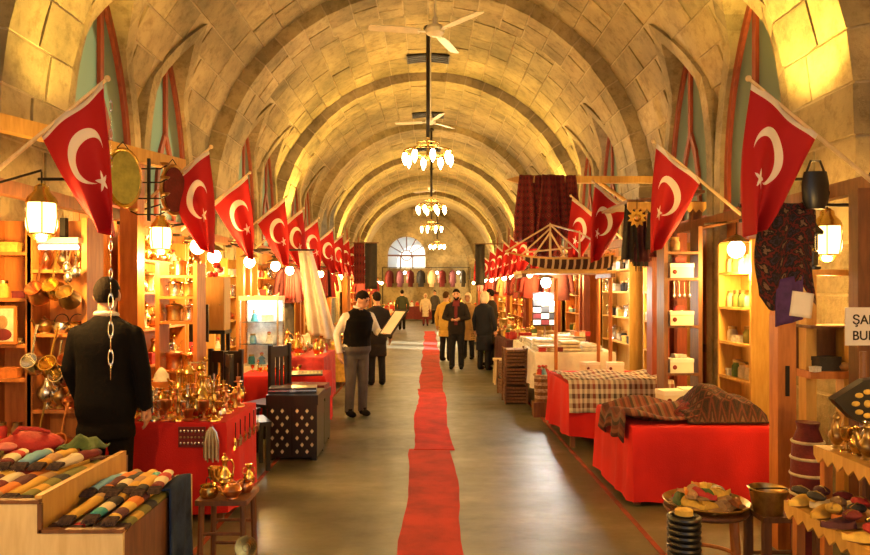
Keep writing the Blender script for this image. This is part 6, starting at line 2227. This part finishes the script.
def person(label, loc, rz, h, top, bottom, arms, shoe='shoe_black', sleeve=None, coat=0.86, lean=0.0, pitch=0.0, yaw=0.0, hair='hair_dark', scarf_m=None, collar=None, stout=1.0, stride=0.0, beard=False, open_front=None, group=None, voxel=0.013, wide=1.0):
    k = h / 1.74
    t = thing('person', label, 'person', loc, rz, group)
    t.scale = (k, k, k)
    mats = ['skin', top, bottom, shoe, sleeve or top, open_front or top]
    mb = MB()
    L = lambda p: Vector((p[0], p[1] + lean * max(0, p[2] - 0.9), p[2] - 0.12 * lean * max(0, p[2] - 0.9)))
    rings = []
    base = [(0.78, 0.150, 0.105), (0.84, 0.168, 0.118), (0.90, 0.175, 0.124), (0.96, 0.170, 0.122), (1.03, 0.163, 0.118), (1.10, 0.162, 0.116), (1.17, 0.168, 0.118), (1.24, 0.178, 0.122), (1.31, 0.188, 0.122), (1.37, 0.190, 0.112), (1.41, 0.175, 0.098), (1.44, 0.140, 0.085), (1.465, 0.09, 0.07), (1.49, 0.062, 0.06)]
    if coat < 0.8:
        low = []
        z = coat
        while z < 0.77:
            low.append((z, 0.178 + 0.03 * (0.8 - z), 0.130 + 0.03 * (0.8 - z)))
            z += 0.06
        base = low + [(z_, w + (0.018 if z_ < 1.15 else 0.008), d + 0.016) for z_, w, d in base]
    n = 26
    for z, w, d in base:
        ring = []
        bel = stout if 0.85 < z < 1.32 else 1.0
        for j in range(n):
            a = 2 * PI * j / n
            cx = math.copysign(abs(math.cos(a)) ** 0.85, math.cos(a))
            cy = math.copysign(abs(math.sin(a)) ** 0.85, math.sin(a))
            yy = d * cy * (bel if cy > 0 else 1.0)
            p = L((w * cx * (1 + (bel - 1) * 0.4) * (wide if z < 1.42 else 1 + (wide - 1) * 0.5), yy, z))
            ring.append(tuple(p))
        rings.append(ring)
    o0 = len(mb.f)
    mb.loft(rings, mi=1)
    if coat >= 0.8:
        for fi in range(o0, len(mb.f)):
            if sum(mb.v[v][2] for v in mb.f[fi]) / len(mb.f[fi]) < coat:
                mb.m[fi] = 2
    if open_front:
        for fi in range(o0, len(mb.f)):
            c_ = [sum(mb.v[v][q] for v in mb.f[fi]) / len(mb.f[fi]) for q in range(3)]
            if c_[1] > 0.05 + lean * max(0, c_[2] - 0.9) and abs(c_[0]) < 0.02 + 0.09 * max(0, c_[2] - 0.95) and c_[2] > 0.95:
                mb.m[fi] = 5
    for s in (-1, 1):
        st_ = stride * s
        pts = [(s * 0.085, 0, 0.88), (s * 0.09, 0.01 + st_ * 0.35, 0.68), (s * 0.095, 0.02 + st_ * 0.6, 0.49), (s * 0.10, 0.0 + st_ * 0.85, 0.28), (s * 0.102, -0.012 + st_, 0.06)]
        P, Q = lerp_path(pts, [0.100, 0.090, 0.073, 0.066, 0.062])
        mb.tube(P, Q, 12, 2)
        mb.ball((s * 0.108, 0.055 + st_, 0.046), (0.046, 0.135, 0.045), 14, 10, 3)
        mb.ball((s * 0.105, -0.02 + st_, 0.06), (0.045, 0.055, 0.055), 12, 8, 3)
    for s, (el, wr_) in zip((-1, 1), arms):
        sh_ = L((s * 0.178 * wide, 0, 1.362))
        el, wr_ = Vector(el), Vector(wr_)
        mb.tube([L((s * 0.10, 0, 1.385)), sh_], [0.06, 0.064], 12, 1)
        mb.ball(tuple(sh_), (0.066, 0.064, 0.062), 14, 10, 4)
        P, Q = lerp_path([sh_, sh_.lerp(el, 0.5), el, el.lerp(wr_, 0.5), wr_], [0.065, 0.06, 0.054, 0.049, 0.042], 5)
        mb.tube(P, Q, 14, 4)
        d = (wr_ - el).normalized()
        lat = d.cross(Vector((0, 0, 1)))
        lat = (Vector((0, 1, 0)) if lat.length < 0.35 else lat.normalized())
        nrm = d.cross(lat).normalized()
        inw = Vector((-s, 0, 0))
        P, Q = lerp_path([wr_ - d * 0.02, wr_ + d * 0.03, wr_ + d * 0.085], [0.026, 0.036, 0.034], 4)
        mb.tube(P, Q, 10, 0, sq=0.6)
        for q, (of, ln) in enumerate(((-0.030, 0.066), (-0.010, 0.078), (0.010, 0.072), (0.029, 0.056))):
            b0 = wr_ + d * 0.075 + lat * of
            b1 = b0 + d * (ln * 0.55) + inw * 0.006
            b2 = b1 + (d * 0.7 + inw * 0.5).normalized() * (ln * 0.55)
            mb.tube([b0, b0.lerp(b1, 0.5), b1, b2], [0.0105, 0.0102, 0.0098, 0.008], 8, 0)
        b0 = wr_ + d * 0.025 - lat * 0.03
        b1 = b0 - lat * 0.028 + d * 0.03
        mb.tube([b0, b1, b1 + d * 0.035], [0.014, 0.0115, 0.009], 8, 0)
    # neck and head
    nb_ = L((0, 0.005, 1.46))
    HT = Matrix.Translation(nb_) @ Matrix.Rotation(-pitch, 4, 'X') @ Matrix.Rotation(yaw, 4, 'Z')
    P, Q = lerp_path([(0, -0.005, -0.02), (0, 0.0, 0.05), (0, 0.008, 0.12)], [0.062, 0.055, 0.056], 3)
    mb.tube(P, Q, 14, 0, T=HT)
    hc = Vector((0, 0.02, 0.165))
    mb.ball(tuple(hc + Vector((0, -0.005, 0.02))), (0.075, 0.094, 0.098), 18, 14, 0, T=HT)
    mb.ball(tuple(hc + Vector((0, 0.028, -0.045))), (0.055, 0.062, 0.070), 16, 12, 0, T=HT)
    mb.tube([hc + Vector((0, 0.088, 0.02)), hc + Vector((0, 0.103, -0.012)), hc + Vector((0, 0.098, -0.024))], [0.010, 0.015, 0.012], 8, 0, T=HT)
    for s in (-1, 1):
        mb.ball(tuple(hc + Vector((s * 0.078, -0.008, -0.005))), (0.012, 0.022, 0.033), 10, 8, 0, T=HT)
    me = mb.mesh('person_body', mats)
    src = bpy.data.objects.new('tmp', me)
    COL.objects.link(src)
    md = src.modifiers.new('r', 'REMESH')
    md.mode = 'VOXEL'
    md.voxel_size = voxel
    ms = src.modifiers.new('s', 'SMOOTH')
    ms.factor = 0.5
    ms.iterations = 3
    dg = bpy.context.evaluated_depsgraph_get()
    nm = bpy.data.meshes.new_from_object(src.evaluated_get(dg))
    kd = kdtree.KDTree(len(me.polygons))
    for p in me.polygons:
        kd.insert(p.center, p.index)
    kd.balance()
    mi = [p.material_index for p in me.polygons]
    nm.materials.clear()
    for m in mats:
        nm.materials.append(M[m])
    idx = [mi[kd.find(p.center)[1]] for p in nm.polygons]
    if sleeve:
        def seg(p, a, b):
            ab = b - a
            u = min(1.0, max(0.0, (p - a).dot(ab) / ab.length_squared))
            return (p - (a + ab * u)).length
        for i_, p in enumerate(nm.polygons):
            if idx[i_] not in (1, 4):
                continue
            c3 = p.center
            on = False
            for s_, (el, wr_) in zip((-1, 1), arms):
                a0 = L((s_ * 0.178 * wide, 0, 1.362))
                if c3.x * s_ > 0.150 * wide and min(seg(c3, a0, Vector(el)) - 0.004, seg(c3, Vector(el), Vector(wr_)) + 0.008) < 0.070:
                    on = True
                if (c3 - Vector(wr_)).length < 0.14 or seg(c3, Vector(el), Vector(wr_)) < 0.062:
                    on = True
            idx[i_] = 4 if on else 1
    nm.polygons.foreach_set('material_index', idx)
    nm.polygons.foreach_set('use_smooth', [True] * len(nm.polygons))
    bpy.data.objects.remove(src)
    body = link('body', nm, t)
    # hair or headscarf

    def cap(name, m, sx, sy, sz, keep, dy=0.0, dz=0.0):
        c = MB()
        nn, mm = 24, 18
        vs, fs, idx = [], [], {}
        for i in range(mm + 1):
            for j in range(nn):
                a, b_ = -PI / 2 + PI * i / mm, 2 * PI * j / nn
                vs.append((sx * math.cos(a) * math.cos(b_), sy * math.cos(a) * math.sin(b_), sz * math.sin(a)))
        for i in range(mm):
            for j in range(nn):
                f = (i * nn + j, i * nn + (j + 1) % nn, (i + 1) * nn + (j + 1) % nn, (i + 1) * nn + j)
                cc = [sum(vs[q][w] for q in f) / 4 for w in range(3)]
                if keep(*cc):
                    fs.append(f)
        vs = [tuple(HT @ (hc + Vector((x, y + dy, z + dz)))) for x, y, z in vs]
        me2 = bpy.data.meshes.new(name)
        me2.from_pydata(vs, [], fs)
        bm = bmesh.new()
        bm.from_mesh(me2)
        bmesh.ops.delete(bm, geom=[v for v in bm.verts if not v.link_faces], context='VERTS')
        bm.to_mesh(me2)
        bm.free()
        me2.materials.append(M[m])
        me2.polygons.foreach_set('use_smooth', [True] * len(me2.polygons))
        o = link(name, me2, t)
        md = o.modifiers.new('thickness', 'SOLIDIFY')
        md.thickness = 0.012
        return o
    if scarf_m:
        cap('headscarf', scarf_m, 0.098, 0.118, 0.150, lambda x, y, z: y < 0.07 or z > 0.075, -0.002, -0.01)
    else:
        cap('hair', hair, 0.084, 0.104, 0.108, lambda x, y, z: z - 0.75 * y > -0.012 and not (abs(x) > 0.06 and y > -0.02 and z < 0.01), -0.008, 0.022)
    for s in (-1, 1):
        MB().ball(tuple(hc + Vector((s * 0.03, 0.083, 0.018))), (0.011, 0.006, 0.007), 8, 6, T=HT).build('eye', 'black', t)
        MB().tube([hc + Vector((s * 0.014, 0.092, 0.036)), hc + Vector((s * 0.045, 0.083, 0.038))], 0.005, 6, T=HT).build('eyebrow', hair, t)
    MB().tube([hc + Vector((-0.022, 0.086, -0.055)), hc + Vector((0, 0.092, -0.054)), hc + Vector((0.022, 0.086, -0.055))], 0.005, 6, T=HT).build('mouth', 'pink', t)
    if beard:
        cap('beard', hair, 0.062, 0.070, 0.078, lambda x, y, z: z < -0.005 and y > -0.02 and not (abs(x) < 0.03 and z > -0.03), 0.028, -0.045)
    if collar:
        MB().tube([tuple(nb_ + Vector((0.066 * math.cos(2 * PI * j / 16), 0.064 * math.sin(2 * PI * j / 16), 0.040 + 0.010 * math.sin(2 * PI * j / 16) * -1))) for j in range(17)], 0.016, 8).build('collar', collar, t)
    return t


DOWN = (((-0.26, -0.02, 1.13), (-0.27, 0.04, 0.88)), ((0.26, -0.02, 1.13), (0.27, 0.04, 0.88)))
# man in the black suit, seen from behind
person('man in black suit seen from behind, facing the shelf of copper pots', (-2.235, 4.86, 0), R(4), 1.80, 'suit_black', 'suit_black',
       (((-0.238, 0.0, 1.13), (-0.21, 0.12, 0.90)), ((0.245, -0.02, 1.12), (0.248, 0.04, 0.86))), coat=0.68, collar='shirt_white', voxel=0.010, yaw=0.1, wide=1.03)
# man in vest looking down at a board
VZ = R(-146)
vm = person('man in black vest and white shirt looking down at a framed sheet he holds', (-0.98, 9.55, 0), VZ, 1.74, 'vest_black', 'trouser_grey',
            (((-0.27, 0.12, 1.14), (-0.22, 0.36, 1.14)), ((0.275, -0.04, 1.12), (0.265, 0.03, 0.87))), sleeve='shirt_white', coat=0.93, lean=0.12, pitch=0.50, yaw=0.45, stout=1.3, collar='shirt_white', voxel=0.009, wide=1.06)
fb = thing('framed_sheet', 'pale sheet in a dark frame held by the man in the vest', 'framed sheet', (-0.46, 9.33, 1.28), R(38))
Tm = Matrix.Rotation(R(40), 4, 'Y')
MB().box(-0.010, 0.0, -0.15, 0.15, -0.23, 0.23, T=Tm).build('frame', 'black', fb, smooth=False)
MB().box(-0.014, -0.010, -0.115, 0.115, -0.19, 0.19, T=Tm).build('sheet', 'paper', fb, smooth=False)
MB().box(0.0, 0.004, -0.135, 0.135, -0.21, 0.21, T=Tm).build('backing', 'paper', fb, smooth=False)
# people further along
person('man in dark jacket and maroon shirt standing in the aisle, hands together', (0.62, 15.2, 0), R(172), 1.74, 'jacket_dark', 'trouser_dark',
       (((-0.27, 0.04, 1.12), (-0.07, 0.22, 1.10)), ((0.27, 0.04, 1.12), (0.07, 0.22, 1.08))), coat=0.76, open_front='shirt_maroon', pitch=0.15, beard=True, collar='shirt_maroon')
person('woman in yellow coat standing behind the man in dark jacket', (0.43, 16.9, 0), R(-30), 1.68, 'coat_yellow', 'trouser_dark', DOWN, coat=0.62, hair='hair_brown')
person('person in long black coat and pale headscarf facing the textile stalls', (1.20, 15.0, 0), R(-40), 1.68, 'coat_navy', 'trouser_dark', DOWN, coat=0.45, scarf_m='scarf_white')
person('person in black coat with dark hair beside the pale headscarf', (1.42, 15.9, 0), R(60), 1.74, 'jacket_dark', 'trouser_dark', DOWN, coat=0.5)
person('person in tan coat and white headscarf half hidden behind the dark jackets', (1.0, 17.4, 0), R(160), 1.64, 'coat_tan', 'trouser_dark', DOWN, coat=0.5, scarf_m='scarf_white')
person('person in dark coat behind the man in the vest', (-0.92, 12.6, 0), R(20), 1.68, 'jacket_dark', 'trouser_dark', DOWN, coat=0.55)
person('person in dark green coat walking far down the aisle', (-1.12, 30.2, 0), R(10), 1.72, 'coat_green', 'trouser_dark', DOWN, coat=0.6, stride=0.1)
person('seller in grey jacket standing behind the mustard stall', (-2.74, 13.6, 0), R(-90), 1.72, 'coat_grey', 'trouser_dark', DOWN, coat=0.75)
person('seller in brown jacket standing between the crimson and mustard stalls', (-1.85, 11.95, 0), R(-110), 1.66, 'coat_tan', 'trouser_dark', DOWN, coat=0.75, hair='hair_brown')
person('person in pale coat standing far away beside the carpet end', (-0.12, 33.5, 0), R(180), 1.55, 'scarf_white', 'shirt_maroon', DOWN, coat=0.5, scarf_m='scarf_white')
person('person in dark clothes standing far away before the end stalls', (0.35, 35.5, 0), R(150), 1.7, 'coat_grey', 'trouser_dark', DOWN, coat=0.7)
